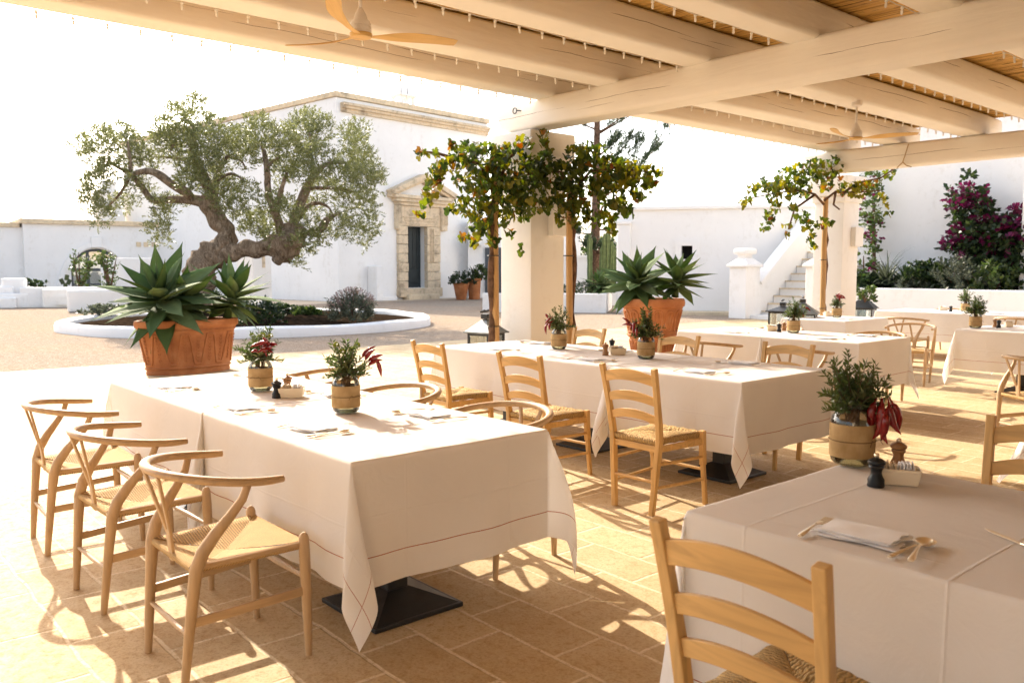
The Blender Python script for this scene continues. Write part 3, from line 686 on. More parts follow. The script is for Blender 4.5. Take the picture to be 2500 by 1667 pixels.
# ================================================================ FURNITURE
def make_wish():
    r = empty('wishbone_chair', (0, 0, 0), 0, '', 'chair', 'wishbone chairs with paper cord seats')
    # steam-bent top rail
    pts = [(.105, -.272, .702), (.06, -.278, .704), (.01, -.282, .708)]
    for k in range(1, 18):
        t = -PI / 2 - PI * k / 18; pts.append((.0 + .268 * math.cos(t), .282 * math.sin(t), .708 + .035 * math.sin(PI * k / 18)))
    pts += [(.01, .282, .708), (.06, .278, .704), (.105, .272, .702)]
    b = MB(); b.tube(pts, [.0155, .0185, .0195] + [.0195] * (len(pts) - 6) + [.0195, .0185, .0155], 12, flat=.82); b.build('top_rail', M['oak2'], r, smooth='auto')
    for s in (-1, 1):
        b = MB(); b.tube([(.215, s * .228, 0), (.212, s * .230, .12), (.208, s * .232, .26), (.203, s * .233, .40), (.202, s * .233, .455), (.202, s * .233, .468), (.202, s * .233, .476)], [.013, .0165, .0195, .0205, .019, .0145, .005], 12); b.build('front_leg', M['oak'], r, smooth='auto')
        b = MB(); b.tube([(-.235, s * .19, 0), (-.222, s * .2, .15), (-.208, s * .212, .30), (-.195, s * .222, .42), (-.175, s * .232, .48), (-.135, s * .246, .54), (-.085, s * .262, .60), (-.045, s * .274, .655), (-.03, s * .281, .70)], [.0135, .0175, .020, .0235, .0235, .021, .0175, .015, .0135], 12); b.build('rear_leg', M['oak'], r, smooth='auto')
        b = MB(); b.bar((-.212, s * .208, .235), (.208, s * .231, .255), .016, .034, bev=.006); b.build('side_stretcher', M['oak2'], r, smooth='auto'); b = MB(); b.tube([(-.195, s * .205, .425), (.2, s * .222, .43)], .012, 8); b.build('seat_rail', M['oak2'], r, smooth='auto')
    b = MB(); b.tube([(-.217, -.2, .19), (-.217, 0, .19), (-.217, .2, .19)], [.008, .011, .008], 8); b.build('cross_stretcher', M['oak'], r, smooth='auto'); b = MB(); b.tube([(.21, -.228, .30), (.21, 0, .30), (.21, .228, .30)], [.008, .0125, .008], 8); b.build('cross_stretcher', M['oak'], r, smooth='auto')
    b = MB()
    for s in (-1, 1): b.bar((-.262, s * .075, .728), (-.205, s * .012, .50), .022, .011, bev=.004, up=(1, 0, 0))
    b.bar((-.207, 0, .52), (-.196, 0, .40), .042, .012, bev=.004, up=(1, 0, 0)); b.build('splat', M['oak'], r, smooth='auto')
    # cord seat in four triangles over the rails
    b = MB(); b.uv = []
    cs = [Vector((.205, -.215, .437)), Vector((.205, .215, .437)), Vector((-.195, .192, .43)), Vector((-.195, -.192, .43))]; ce = Vector((.0, 0, .392))
    for q in range(4):
        A, B = cs[q], cs[(q + 1) % 4]; L = (B - A).length; N_ = 10; K = 6
        o = len(b.v)
        nrm = (A + B) / 2 - ce; nrm.z = 0; nrm.normalize()
        rows = []
        for lev, (f_, off, dz) in enumerate([(0.0, -.004, -.030), (0.0, .012, -.018), (0.0, .014, -.006), (0.0, .006, .004)] + [(j / K, 0, .004) for j in range(1, K + 1)]):
            row = []
            for i in range(N_ + 1):
                t = i / N_; p = A.lerp(B, t); 
                p = p.lerp(ce, f_); z = p.z
                if f_: z = (A.z * (1 - f_ ** .7) + ce.z * f_ ** .7) 
                b.v.append((p.x + nrm.x * off, p.y + nrm.y * off, z + dz)); b.uv.append(((t - .5) * L * (1 - f_) + .5, f_ * .2 + lev * .01)); row.append(len(b.v) - 1)
            rows.append(row)
        for i in range(len(rows) - 1):
            for j in range(N_): b.f.append((rows[i][j], rows[i][j + 1], rows[i + 1][j + 1], rows[i + 1][j])); b.m.append(0)
    b.build('seat', M['papercord'], r, smooth=True)
    return r
def make_ladder():
    r = empty('ladder_back_chair', (0, 0, 0), 0, '', 'chair', 'ladder back chairs with rush seats')
    def post(z): # back post centre line (x, half width)
        if z < .45: return (-.215 + .02 * z / .45, .145 + .035 * z / .45)
        t = (z - .45) / .43; return (-.195 - .085 * t ** 1.2, .18 + .022 * t)
    for s in (-1, 1):
        b = MB(); zs = [0, .15, .3, .45, .55, .66, .77, .875]; n = 4
        for i, z in enumerate(zs):
            x, y = post(z); w = .0165; dd = .015 + (.004 if .2 < z < .6 else 0)
            for (a_, c_) in ((-dd, -w), (dd, -w), (dd, w), (-dd, w)): b.v.append((x + a_, s * y + c_, z + (.006 if i == len(zs) - 1 and a_ > 0 else 0)))
        for i in range(len(zs) - 1):
            for k in range(4): b.f.append((i * 4 + k, i * 4 + (k + 1) % 4, i * 4 + 4 + (k + 1) % 4, i * 4 + 4 + k)); b.m.append(0)
        b.f += [(3, 2, 1, 0), tuple(len(zs) * 4 - 4 + k for k in range(4))]; b.m += [0, 0]
        o = b.build('back_post', M['beech'], r); bv = o.modifiers.new('bevel', 'BEVEL'); bv.width = .004; bv.segments = 2; bv.limit_method = 'ANGLE'
        b = MB(); b.bar((.225, s * .205, 0), (.205, s * .196, .25), .026, .026, bev=.004, up=(1, 0, 0)); b.bar((.205, s * .196, .25), (.197, s * .193, .462), .034, .034, bev=.004, up=(1, 0, 0)); b.build('front_leg', M['beech'], r, smooth='auto')
        b = MB(); b.bar((.20, s * .195, .395), (-.195, s * .172, .395), .018, .038, bev=.004); b.build('seat_rail', M['beech_y'], r)
        b = MB(); b.tube([(.207, s * .198, .30), (-.203, s * .16, .30)], .010, 8); b.build('side_stretcher', M['beech_y'], r, smooth='auto'); b = MB(); b.tube([(.215, s * .201, .16), (-.208, s * .152, .16)], .010, 8); b.build('side_stretcher', M['beech_y'], r, smooth='auto')
    b = MB(); b.bar((.2, -.19, .395), (.2, .19, .395), .018, .038, bev=.004); b.build('seat_rail', M['beech_y'], r); b = MB(); b.bar((-.197, -.17, .395), (-.197, .17, .395), .018, .038, bev=.004); b.build('seat_rail', M['beech_y'], r)
    b = MB(); b.tube([(.212, -.2, .22), (.212, .2, .22)], .010, 8); b.build('cross_stretcher', M['beech_y'], r, smooth='auto'); b = MB(); b.tube([(-.21, -.15, .20), (-.21, .15, .20)], .010, 8); b.build('cross_stretcher', M['beech_y'], r, smooth='auto')
    for zc, hh in ((.80, .062), (.675, .052), (.565, .048)):
        x0, y0 = post(zc); b = MB(); n = 12; y0 -= .012
        for i in range(n + 1):
            t = -1 + 2 * i / n; yy = t * y0; arc = .026 * (1 - t * t); bow = -.022 * (1 - t * t); th = .0075
            for (dx_, dz_) in ((-th, -hh / 2), (th, -hh / 2), (th, hh / 2 + arc * .25), (-th, hh / 2 + arc * .25)): b.v.append((x0 + bow + dx_ - (dz_) * .18, yy, zc + dz_ + arc))
        for i in range(n):
            for k in range(4): b.f.append((i * 4 + k, i * 4 + (k + 1) % 4, i * 4 + 4 + (k + 1) % 4, i * 4 + 4 + k)); b.m.append(0)
        b.f += [(3, 2, 1, 0), tuple(n * 4 + k for k in range(4))]; b.m += [0, 0]
        o = b.build('back_slat', M['beech_y'], r, smooth='auto'); bv = o.modifiers.new('bevel', 'BEVEL'); bv.width = .003; bv.segments = 2; bv.limit_method = 'ANGLE'
    b = MB(); b.uv = []
    cs = [Vector((.214, -.176, .448)), Vector((.214, .176, .448)), Vector((-.198, .158, .448)), Vector((-.198, -.158, .448))]; ce = Vector((.01, 0, .442))
    for q in range(4):
        A, B = cs[q], cs[(q + 1) % 4]; L = (B - A).length; N_ = 12; K = 6; rows = []; nrm = (A + B) / 2 - ce; nrm.z = 0; nrm.normalize()
        for lev, (f_, off, dz) in enumerate([(0, -.004, -.034), (0, .010, -.022), (0, .012, -.006), (0, .004, .006)] + [(j / K, 0, .0) for j in range(1, K + 1)]):
            row = []
            for i in range(N_ + 1):
                t = i / N_; p = A.lerp(B, t).lerp(ce, f_); bulge = .016 * math.sin(PI * min(1, f_ * 1.05)) * (math.sin(PI * t) * .9 + .1) - (.004 if f_ == 1 else 0) + .003 * math.sin(i * 2.3 + lev)
                b.v.append((p.x + nrm.x * off, p.y + nrm.y * off, p.z + dz + bulge + (.006 if f_ else 0))); b.uv.append(((t - .5) * L * (1 - f_) + .5, f_ * .2 + lev * .01)); row.append(len(b.v) - 1)
            rows.append(row)
        for i in range(len(rows) - 1):
            for j in range(N_): b.f.append((rows[i][j], rows[i][j + 1], rows[i + 1][j + 1], rows[i + 1][j])); b.m.append(0)
    b.build('seat', M['rush'], r, smooth=True)
    return r
WISH = None; LAD = None
def wish(x, y, rz, label):
    global WISH
    if WISH is None: WISH = make_wish(); WISH.location = (x, y, .004); WISH.rotation_euler = (0, 0, R(rz)); WISH['label'] = label; return WISH
    return dup(WISH, (x, y, .004), R(rz), label)
def ladder(x, y, rz, label):
    global LAD
    if LAD is None: LAD = make_ladder(); LAD.location = (x, y, .004); LAD.rotation_euler = (0, 0, R(rz)); LAD['label'] = label; return LAD
    return dup(LAD, (x, y, .004), R(rz), label)

def cloth(name, x0, x1, y0, y1, zt, drop, label, dirs=None, seed=0, ew=None, group='white tablecloths with a red stitched border'):
    """one piece of fabric: flat on the table, hanging on four sides, each corner folded into an ear"""
    rd = random.Random(seed); W = x1 - x0; L = y1 - y0; ctr = Vector(((x0 + x1) / 2, (y0 + y1) / 2, zt))
    def axis(T):
        k = max(6, int(T / .055)); ns = 15
        return [-drop + drop * i / ns for i in range(ns)] + [-.016, -.007, 0, .006, .016] + [T * i / k for i in range(1, k)] + [T - .016, T - .006, T, T + .007, T + .016] + [T + drop * i / ns for i in range(1, ns + 1)]
    us, vs_ = axis(W), axis(L); ph = [rd.uniform(0, 6.28) for _ in range(12)]; fr = [rd.uniform(9, 13) for _ in range(4)]
    edir = dirs or {}
    earw = {c: rd.uniform(.16, .30) for c in ((0, 0), (1, 0), (0, 1), (1, 1))}; earw.update(ew or {})
    b = MB(); b.uv = []
    def side_out(s, w, T, q):            # outward offset of a hanging side at depth s, position w along the side
        win = max(0.0, min(1, w / T if T else 0)) ; win = math.sin(PI * win) ** .5 if 0 < win < 1 else 0
        e = .006 * (1 - math.exp(-s / .006)); rip = .016 * win * (s / drop) ** 1.3 * (math.sin(fr[q] * w * .8 + ph[q]) + .5 * math.sin(fr[q] * 1.9 * w + ph[q + 4]))
        return e + rip + .018 * (s / drop) * win
    for v in vs_:
        for u in us:
            a = -1 if u < 0 else (1 if u > W else 0); c = -1 if v < 0 else (1 if v > L else 0)
            su = -u if a < 0 else (u - W if a > 0 else 0); sv = -v if c < 0 else (v - L if c > 0 else 0)
            if a == 0 and c == 0: p = Vector((x0 + u, y0 + v, zt + .0008 * math.sin(u * 17 + ph[8]) * math.sin(v * 13 + ph[9])))
            elif c == 0 or a == 0:
                s = su or sv
                if c == 0: q = 0 if a < 0 else 1; o = side_out(s, v, L, q); p = Vector((x0 - o if a < 0 else x1 + o, y0 + v, 0))
                else: q = 2 if c < 0 else 3; o = side_out(s, u, W, q); p = Vector((x0 + u, y0 - o if c < 0 else y1 + o, 0))
                o2 = o - .006; p.z = zt - math.sqrt(max(0, s * s - o2 * o2)) + .003 * (1 - math.exp(-s / .004)) * -1
            else:
                key = (0 if a < 0 else 1, 0 if c < 0 else 1); r_ = math.hypot(su, sv); t = math.atan2(sv, su)
                dg = Vector(edir.get(key, (a, c))).normalized(); pe = Vector((-dg.y, dg.x)) * (1 if a * c > 0 else -1)
                base = .006 * (1 - math.exp(-r_ / .006)); ba = Vector((a * math.cos(t), c * math.sin(t))) * base
                k = min(1, r_ / drop); e = earw[key] * r_ * math.sin(2 * t) ** .8 * (.75 + .25 * math.sin(6 * r_ + ph[5])); lat = .15 * r_ * math.sin(4 * t) * .8 + .03 * r_ * math.sin(9 * r_ + ph[6]) * math.sin(2 * t)
                hx = dg * e - pe * lat
                p = Vector(((x0 if a < 0 else x1) + ba.x + hx.x, (y0 if c < 0 else y1) + ba.y + hx.y, 0)); p.z = zt - math.sqrt(max(0, r_ * r_ - hx.length_squared)) - .003 * (1 - math.exp(-r_ / .004))
            b.v.append((p.x - ctr.x, p.y - ctr.y, p.z - ctr.z)); b.uv.append((min(u + drop, W + drop - u), min(v + drop, L + drop - v)))
    n = len(us)
    for j in range(len(vs_) - 1):
        for i in range(n - 1): b.f.append((j * n + i, j * n + i + 1, (j + 1) * n + i + 1, (j + 1) * n + i)); b.m.append(0)
    o = b.build(name, M['cloth'], smooth=True, loc=ctr); return tag(o, label, 'tablecloth', group)
def table(x0, x1, y0, y1, label, bases=((.5, .5),)):
    r = empty('dining_table', ((x0 + x1) / 2, (y0 + y1) / 2, 0), 0, label, 'table', 'pedestal dining tables under the cloths')
    b = MB(); b.box((0, 0, .728), (x1 - x0 - .012, y1 - y0 - .012, .03), bev=.004); b.build('table_top', M['beech'], r)
    for fx, fy in bases:
        cx_ = (fx - .5) * (x1 - x0); cy_ = (fy - .5) * (y1 - y0)
        b = MB(); b.box((cx_, cy_, .014), (.44, .44, .02), bev=.004); b.box((cx_, cy_, .056), (.42, .42, .066), taper=(.26, .26)); b.build('foot_plate', M['iron'], r)
        b = MB(); b.box((cx_, cy_, .39), (.1, .1, .62), bev=.006); b.box((cx_, cy_, .70), (.3, .3, .02)); b.build('column', M['iron'], r)
    return r
ZT = .754
T1, T2, T3, T4 = 'left foreground table', 'middle table beside the pillar', 'table in front of the stairs', 'shaded foreground table at right'
T5, T6, T7 = 'small table by the second pillar', 'far table by the white flower bed', 'right table with the sunlit cloth corner'
table(1.53, 2.50, 2.65, 4.05, 'near half of the long left foreground table', ((.42, .27), ))
cloth('tablecloth', 1.53, 2.50, 2.65, 4.045, ZT, .475, 'white cloth on the near half of the left foreground table', {(0, 0): (-.35, -1), (1, 0): (1, -.5), (0, 1): (-1, .1), (1, 1): (1, .1)}, 3, {(1, 0): .36})
table(1.53, 2.50, 4.06, 5.53, 'far half of the long left foreground table', ((.45, .2), (.45, .8)))
cloth('tablecloth', 1.525, 2.50, 4.055, 5.53, ZT + .001, .475, 'white cloth on the far half of the left foreground table beside the agave pot', {(0, 0): (-1, -.1), (1, 0): (1, -.1)}, 8)
table(4.46, 5.53, 2.98, 4.1, 'near part of the middle table beside the pillar', ((.5, .45),))
cloth('tablecloth', 4.46, 5.53, 2.98, 4.095, ZT, .46, 'white cloth on the near part of the middle table', {(0, 0): (-1, -.6), (1, 0): (1, -.4), (0, 1): (-1, .15)}, 5)
table(4.46, 5.53, 4.11, 6.2, 'far part of the middle table beside the pillar', ((.5, .3), (.5, .8)))
cloth('tablecloth', 4.46, 5.53, 4.105, 6.2, ZT + .001, .46, 'white cloth on the far part of the middle table', {(0, 0): (-1, -.15)}, 6)
table(7.66, 8.72, 3.85, 4.9, 'near half of the table in front of the stairs')
cloth('tablecloth', 7.66, 8.72, 3.85, 4.895, ZT, .46, 'white cloth on the near half of the table in front of the stairs', {(0, 1): (-1, .1), (0, 0): (-1, -.7)}, 9)
table(7.66, 8.72, 4.91, 5.97, 'far half of the table in front of the stairs')
cloth('tablecloth', 7.66, 8.72, 4.905, 5.97, ZT + .001, .46, 'white cloth on the far half of the table in front of the stairs', {(0, 0): (-1, -.1)}, 10)
table(1.95, 2.93, -.55, 1.477, 'shaded foreground table cut by the bottom right corner', ((.5, .75),))
cloth('tablecloth', 1.95, 2.93, -.55, 1.477, ZT, .60, 'shaded white cloth cut by the bottom right picture corner', {(0, 1): (-.9, .5)}, 12)
table(10.75, 11.95, 5.6, 6.55, 'small table by the second pillar'); cloth('tablecloth', 10.75, 11.95, 5.6, 6.55, ZT, .46, 'white cloth on the small table by the second pillar', None, 13)
table(13.97, 15.1, 4.6, 6.75, 'far table by the white flower bed', ((.3, .3),)); cloth('tablecloth', 13.97, 15.1, 4.6, 6.75, ZT, .46, 'white cloth on the far table by the white flower bed', None, 14)
table(13.97, 15.1, 2.4, 4.58, 'second far table at the right picture edge'); cloth('tablecloth', 13.97, 15.1, 2.4, 4.58, ZT, .46, 'white cloth on the farthest table, cut by the right picture edge', None, 17)
table(10.30, 11.6, 3.0, 4.02, 'first half of the right table with the sunlit cloth corner'); cloth('tablecloth', 10.30, 11.6, 3.0, 4.02, ZT, .46, 'white cloth with a sunlit hanging corner on the right table', {(0, 0): (-1, -.2), (0, 1): (-.9, .5)}, 15)
table(10.30, 11.6, 1.6, 2.99, 'second half of the right table cut by the picture edge'); cloth('tablecloth', 10.30, 11.6, 1.6, 2.985, ZT, .46, 'second white cloth of the right table, mostly outside the picture', {(0, 1): (-1, .2)}, 16)
table(6.32, 7.2, -.4, 1.93, 'table mostly outside the right picture edge'); cloth('tablecloth', 6.32, 7.2, -.4, 1.93, ZT, .60, 'white cloth corner hanging at the right picture edge beside the wishbone chair', {(0, 1): (-.6, 1)}, 18)

wish(1.22, 3.05, 0, 'nearest wishbone chair at the left foreground table')
wish(1.19, 3.93, 2, 'middle wishbone chair of the three at the left foreground table')
wish(1.20, 4.88, -2, 'farthest wishbone chair of the three on the left side of the left table')
wish(2.66, 3.20, 184, 'nearest wishbone chair tucked on the right side of the left foreground table')
wish(2.67, 4.15, 180, 'middle wishbone chair on the right side of the left foreground table')
wish(2.76, 5.18, 178, 'farthest wishbone chair on the right side of the left foreground table')
ladder(4.03, 3.29, 0, 'nearest honey ladder back chair standing before the middle table')
ladder(4.03, 4.27, 2, 'honey ladder back chair second from the front at the middle table')
ladder(4.10, 5.42, -1, 'honey ladder back chair third from the front, left end of the middle table')
ladder(5.58, 3.50, 181, 'nearest ladder back chair on the far side of the middle table')
ladder(5.62, 4.58, 180, 'ladder back chair before the round agave pot, far side of the middle table')
ladder(5.68, 5.72, 179, 'ladder back chair right of the pillar, far side of the middle table')
ladder(1.77, 1.01, 0, 'large ladder back chair in the bottom right foreground')
ladder(3.28, 1.04, 180, 'ladder back chair cut by the right picture edge beside the shaded table')
wish(6.92, 4.98, 2, 'farther wishbone chair on the near side of the table in front of the stairs')
wish(6.95, 4.05, 0, 'nearer wishbone chair on the near side of the table in front of the stairs')
wish(9.05, 4.35, 180, 'wishbone chair behind the near end of the table before the stairs')
wish(9.02, 5.55, 180, 'far wishbone chair behind the table in front of the stairs')
wish(10.78, 4.75, 190, 'wishbone chair standing free between the stairs table and the right table')
wish(12.45, 5.55, 0, 'wishbone chair in front of the far table by the flower bed, left one')
wish(13.55, 4.45, 0, 'wishbone chair half hidden behind the sunlit cloth table at right')
wish(7.62, 2.30, -35, 'large pale wishbone chair at the right picture edge')
ladder(15.6, 4.6, 180, 'ladder back chair behind the farthest table at the right picture edge')
wish(15.5, 6.2, 180, 'wishbone chair on the far side of the far table by the flower bed')

# ---------------------------------------------------------------- tableware
def mk_napkin(seed):
    rd = random.Random(seed); b = MB()
    for lay in range(3):
        n, m = 9, 6; o = len(b.v); w, d = .20 - lay * .010, .125 - lay * .004; sk = rd.uniform(-.03, .03); ph = rd.uniform(0, 6)
        for top in (0, 1):
            for j in range(m + 1):
                for i in range(n + 1):
                    u = i / n - .5; v = j / m - .5; edge = (abs(u) * 2) ** 4 + (abs(v) * 2) ** 4
                    z = .002 + lay * .005 + top * .0045 * (1 - .5 * min(1, edge)) + .003 * math.sin(u * 9 + ph) * math.cos(v * 5 + ph) * (1 + lay) * .22
                    b.v.append((u * w + sk * v + .004 * math.sin(v * 12 + ph), v * d + .006 * math.sin(u * 8 + ph), max(.001, z)))
        st = (n + 1) * (m + 1)
        for j in range(m):
            for i in range(n):
                q = o + j * (n + 1) + i; b.f += [(q + n + 1, q + n + 2, q + 1, q), (q + st, q + 1 + st, q + n + 2 + st, q + n + 1 + st)]
        for i in range(n): q = o + i; b.f.append((q, q + 1, q + 1 + st, q + st)); q = o + m * (n + 1) + i; b.f.append((q + 1, q, q + st, q + 1 + st))
        for j in range(m): q = o + j * (n + 1); b.f.append((q + n + 1, q, q + st, q + n + 1 + st)); q += n; b.f.append((q, q + n + 1, q + n + 1 + st, q + st))
    b.m = [0] * len(b.f); return b
def mk_fork():
    b = MB(); b.tube([(-.10, 0, .005), (-.085, 0, .006), (-.04, 0, .010), (0, 0, .012), (.03, 0, .008)], [.007, .0085, .0045, .003, .0035], 8, flat=.45)
    b.box((.04, 0, .008), (.028, .022, .0022), bev=.0008)
    for k in range(4): b.bar((.052, (k - 1.5) * .0062, .008), (.094, (k - 1.5) * .0062, .0095), .0032, .0022)
    return b
def mk_knife():
    b = MB(); b.tube([(-.11, 0, .006), (-.095, 0, .006), (-.03, 0, .006), (-.01, 0, .006)], [.006, .008, .0065, .004], 8, flat=.6)
    b.prism([(-.012, -.004), (.09, -.008), (.115, -.001), (.09, .005), (-.012, .004)], .004, .0062); return b
def mk_spoon():
    b = MB(); b.tube([(-.10, 0, .005), (-.085, 0, .006), (-.03, 0, .011), (.01, 0, .012), (.035, 0, .008)], [.007, .0085, .004, .003, .004], 8, flat=.45)
    o = len(b.v); n = 14
    for top in (0, 1):
        for rr in (1, .85, .5):
            for k in range(n):
                t = 2 * PI * k / n; b.v.append((.062 + .032 * rr * math.cos(t), .0205 * rr * math.sin(t), .010 - .009 * (1 - rr * rr) + top * .0015))
        b.v.append((.062, 0, .001 + top * .0015))
    for top in (0, 1):
        q = o + top * (3 * n + 1)
        for r_ in range(2):
            for k in range(n): f = (q + r_ * n + k, q + r_ * n + (k + 1) % n, q + (r_ + 1) * n + (k + 1) % n, q + (r_ + 1) * n + k); b.f.append(f if top else f[::-1])
        for k in range(n): f = (q + 2 * n + k, q + 2 * n + (k + 1) % n, q + 3 * n); b.f.append(f if top else f[::-1])
    for k in range(n): b.f.append((o + k, o + (k + 1) % n, o + 3 * n + 1 + (k + 1) % n, o + 3 * n + 1 + k))
    b.m = [0] * len(b.f); return b
PROTO = {}
def item(kind, x, y, z, rz, label):
    nm, mk, mat = {'napkin': ('napkin', lambda: mk_napkin(1), 'napkin'), 'napkin2': ('napkin', lambda: mk_napkin(7), 'napkin'), 'fork': ('fork', mk_fork, 'silver'), 'knife': ('knife', mk_knife, 'silver'), 'spoon': ('spoon', mk_spoon, 'silver')}[kind]
    if kind not in PROTO:
        o = mk().build(nm, M[mat], smooth='auto'); PROTO[kind] = o
    else:
        o = bpy.data.objects.new(nm, PROTO[kind].data); COL.objects.link(o)
    o.location = (x, y, z); o.rotation_euler = (0, 0, rz)
    return tag(o, label, nm, {'napkin': 'folded white napkins', 'fork': 'forks laid on the tables', 'knife': 'knives laid on the tables', 'spoon': 'spoons laid on the tables'}[nm])
def setting(x, y, side, where, seed, full=True):
    """side -1: guest sits at -X and looks toward +X; +1 the other way round"""
    rd = random.Random(seed); z = ZT + .002; s = -side
    item('napkin' if seed % 2 else 'napkin2', x, y, z, PI / 2 + rd.uniform(-.25, .25) + (PI if s < 0 else 0), 'folded white napkin ' + where)
    item('fork', x, y + s * .15, z, rd.uniform(-.2, .2) + (0 if s > 0 else PI), 'silver fork ' + where)
    item('knife', x + .005, y - s * .13, z, rd.uniform(-.1, .1) + (0 if s > 0 else PI), 'silver knife ' + where)
    if full: item('spoon', x + .01 * s, y - s * .165, z, rd.uniform(-.22, .1) + (0 if s > 0 else PI), 'silver spoon ' + where)
for k, (y, w) in enumerate(((3.30, 'nearest'), (4.02, 'second'), (5.00, 'farthest'))):
    setting(1.72, y, -1, 'at the %s place, left side of left foreground table' % w, 20 + k)
for k, (y, w) in enumerate(((3.25, 'nearest'), (4.15, 'second'), (5.15, 'farthest'))):
    setting(2.30, y, 1, 'at the %s place, right side of left foreground table' % w, 30 + k)
for k, (y, w) in enumerate(((3.45, 'nearest'), (4.45, 'second'), (5.55, 'farthest'))):
    setting(4.66, y, -1, 'at the %s place, near side of middle table' % w, 40 + k)
for k, (y, w) in enumerate(((3.55, 'nearest'), (4.75, 'second'), (5.75, 'farthest'))):
    setting(5.33, y, 1, 'at the %s place, far side of middle table' % w, 50 + k)
for k, (y, w) in enumerate(((4.3, 'nearest'), (5.4, 'farthest'))):
    setting(7.86, y, -1, 'at the %s place, near side of table before the stairs' % w, 60 + k)
    setting(8.5, y - .1, 1, 'at the %s place, far side of table before the stairs' % w, 64 + k)
for k, (y, w) in enumerate(((4.95, 'nearer'), (6.2, 'farther'))):
    setting(14.2, y, -1, 'at the %s place of the far table by the flower bed' % w, 70 + k, False)
setting(11.1, 5.8, -1, 'on the small table by the second pillar', 75, False)
setting(14.2, 4.1, -1, 'on the farthest table at the right picture edge', 76, False)
# the shaded foreground table
fx = lambda px, py: onplane(px, py, (0, 0, ZT), (0, 0, 1))
q = fx(2105, 1312); o = item('napkin', q.x, q.y, ZT + .002, R(95), 'crumpled white napkin on the shaded foreground table'); o.scale = (1.05, 1.05, 1.2)
q = fx(2000, 1290); q2 = fx(2033, 1265); item('fork', *fx(1990, 1292).xy, ZT + .002, math.atan2((fx(2033, 1265) - fx(1950, 1312)).y, (fx(2033, 1265) - fx(1950, 1312)).x), 'silver fork left of the napkin on the shaded foreground table')
dd = fx(2290, 1325) - fx(2160, 1368); item('spoon', *fx(2228, 1346).xy, ZT + .002, math.atan2(dd.y, dd.x), 'silver spoon right of the napkin on the shaded foreground table')
item('spoon', *fx(2243, 1352).xy, ZT + .007, math.atan2(dd.y, dd.x) + .35, 'silver teaspoon crossing the spoon on the shaded foreground table')
item('knife', *fx(2485, 1330).xy, ZT + .002, R(60), 'knife tip at the right picture edge on the shaded foreground table')
# ---------------------------------------------------------------- flower vases, mills, sugar boxes
def sprig(b, p, d, L, n, ll, lw, rd, droop=.0, spread=1.0, mi=0, stem=None):
    p = Vector(p); d = Vector(d).normalized()
    for i in range(n):
        t = (i + .6) / n; q = p + d * (L * t) + Vector((0, 0, -droop * L * t * t))
        a = rd.uniform(0, 6.28); rad = Vector((math.cos(a), math.sin(a), rd.uniform(-.2, .6))); rad = (rad - d * rad.dot(d)); rad.normalize()
        ax = (d * rd.uniform(.3, 1.0) + rad * spread).normalized(); sd_ = ax.cross(Vector((rd.uniform(-1, 1), rd.uniform(-1, 1), rd.uniform(-1, 1))))
        if sd_.length < .05: continue
        sd_.normalize(); l = ll * rd.uniform(.7, 1.2); w = lw * rd.uniform(.8, 1.2)
        o = len(b.v); b.v += [tuple(q), tuple(q + ax * l * .45 + sd_ * w), tuple(q + ax * l), tuple(q + ax * l * .45 - sd_ * w)]
        b.f.append((o, o + 1, o + 2, o + 3)); b.m.append(mi)
    if stem: 
        e = p + d * L + Vector((0, 0, -droop * L)); m_ = p + d * L * .5 + Vector((0, 0, -droop * L * .25)); stem.tube([p, m_, e], [lw * .5, lw * .4, lw * .2], 4, cap=False)
def make_vase():
    r = empty('jar_vase', (0, 0, 0), 0, '', 'vase', 'glass jars wrapped in burlap')
    b = MB(); b.lathe([(.0, .004), (.046, .004), (.055, .012), (.058, .03), (.058, .122), (.054, .138), (.041, .154), (.038, .160), (.041, .162), (.041, .178), (.038, .179)], 28)
    b.build('glass', M['glass'], r, smooth='auto')
    b = MB(); b.lathe([(.0, .007), (.048, .007), (.054, .014), (.055, .03), (.055, .10), (0, .10)], 20); b.build('water', M['water'], r, smooth='auto')
    b = MB(); b.lathe([(.0592, .026), (.0605, .032), (.0603, .07), (.0606, .112), (.0592, .118)], 28); b.f = b.f[:-2]; b.m = b.m[:-2]; b.build('burlap_wrap', M['burlap'], r, smooth=True)
    b = MB(); b.tube([(.0618 * math.cos(t * PI / 12), .0618 * math.sin(t * PI / 12), .072) for t in range(24)], .0016, 5, closed=True)
    for s in (-1, 1): b.tube([(-.044, -.044, .072), (-.05 - .012 * s, -.05 + .012 * s, .08), (-.052 - .022 * s, -.052 + .022 * s, .064)], .0012, 4)
    b.build('twine', M['twine'], r); return r
VASE = None
def vase(x, y, z, label, sc_=1.0):
    global VASE
    if VASE is None: VASE = make_vase(); VASE.location = (x, y, z); VASE['label'] = label; v = VASE
    else: v = dup(VASE, (x, y, z), random.uniform(0, 1), label)
    v.scale = (sc_,) * 3; return v
CH_ME = None
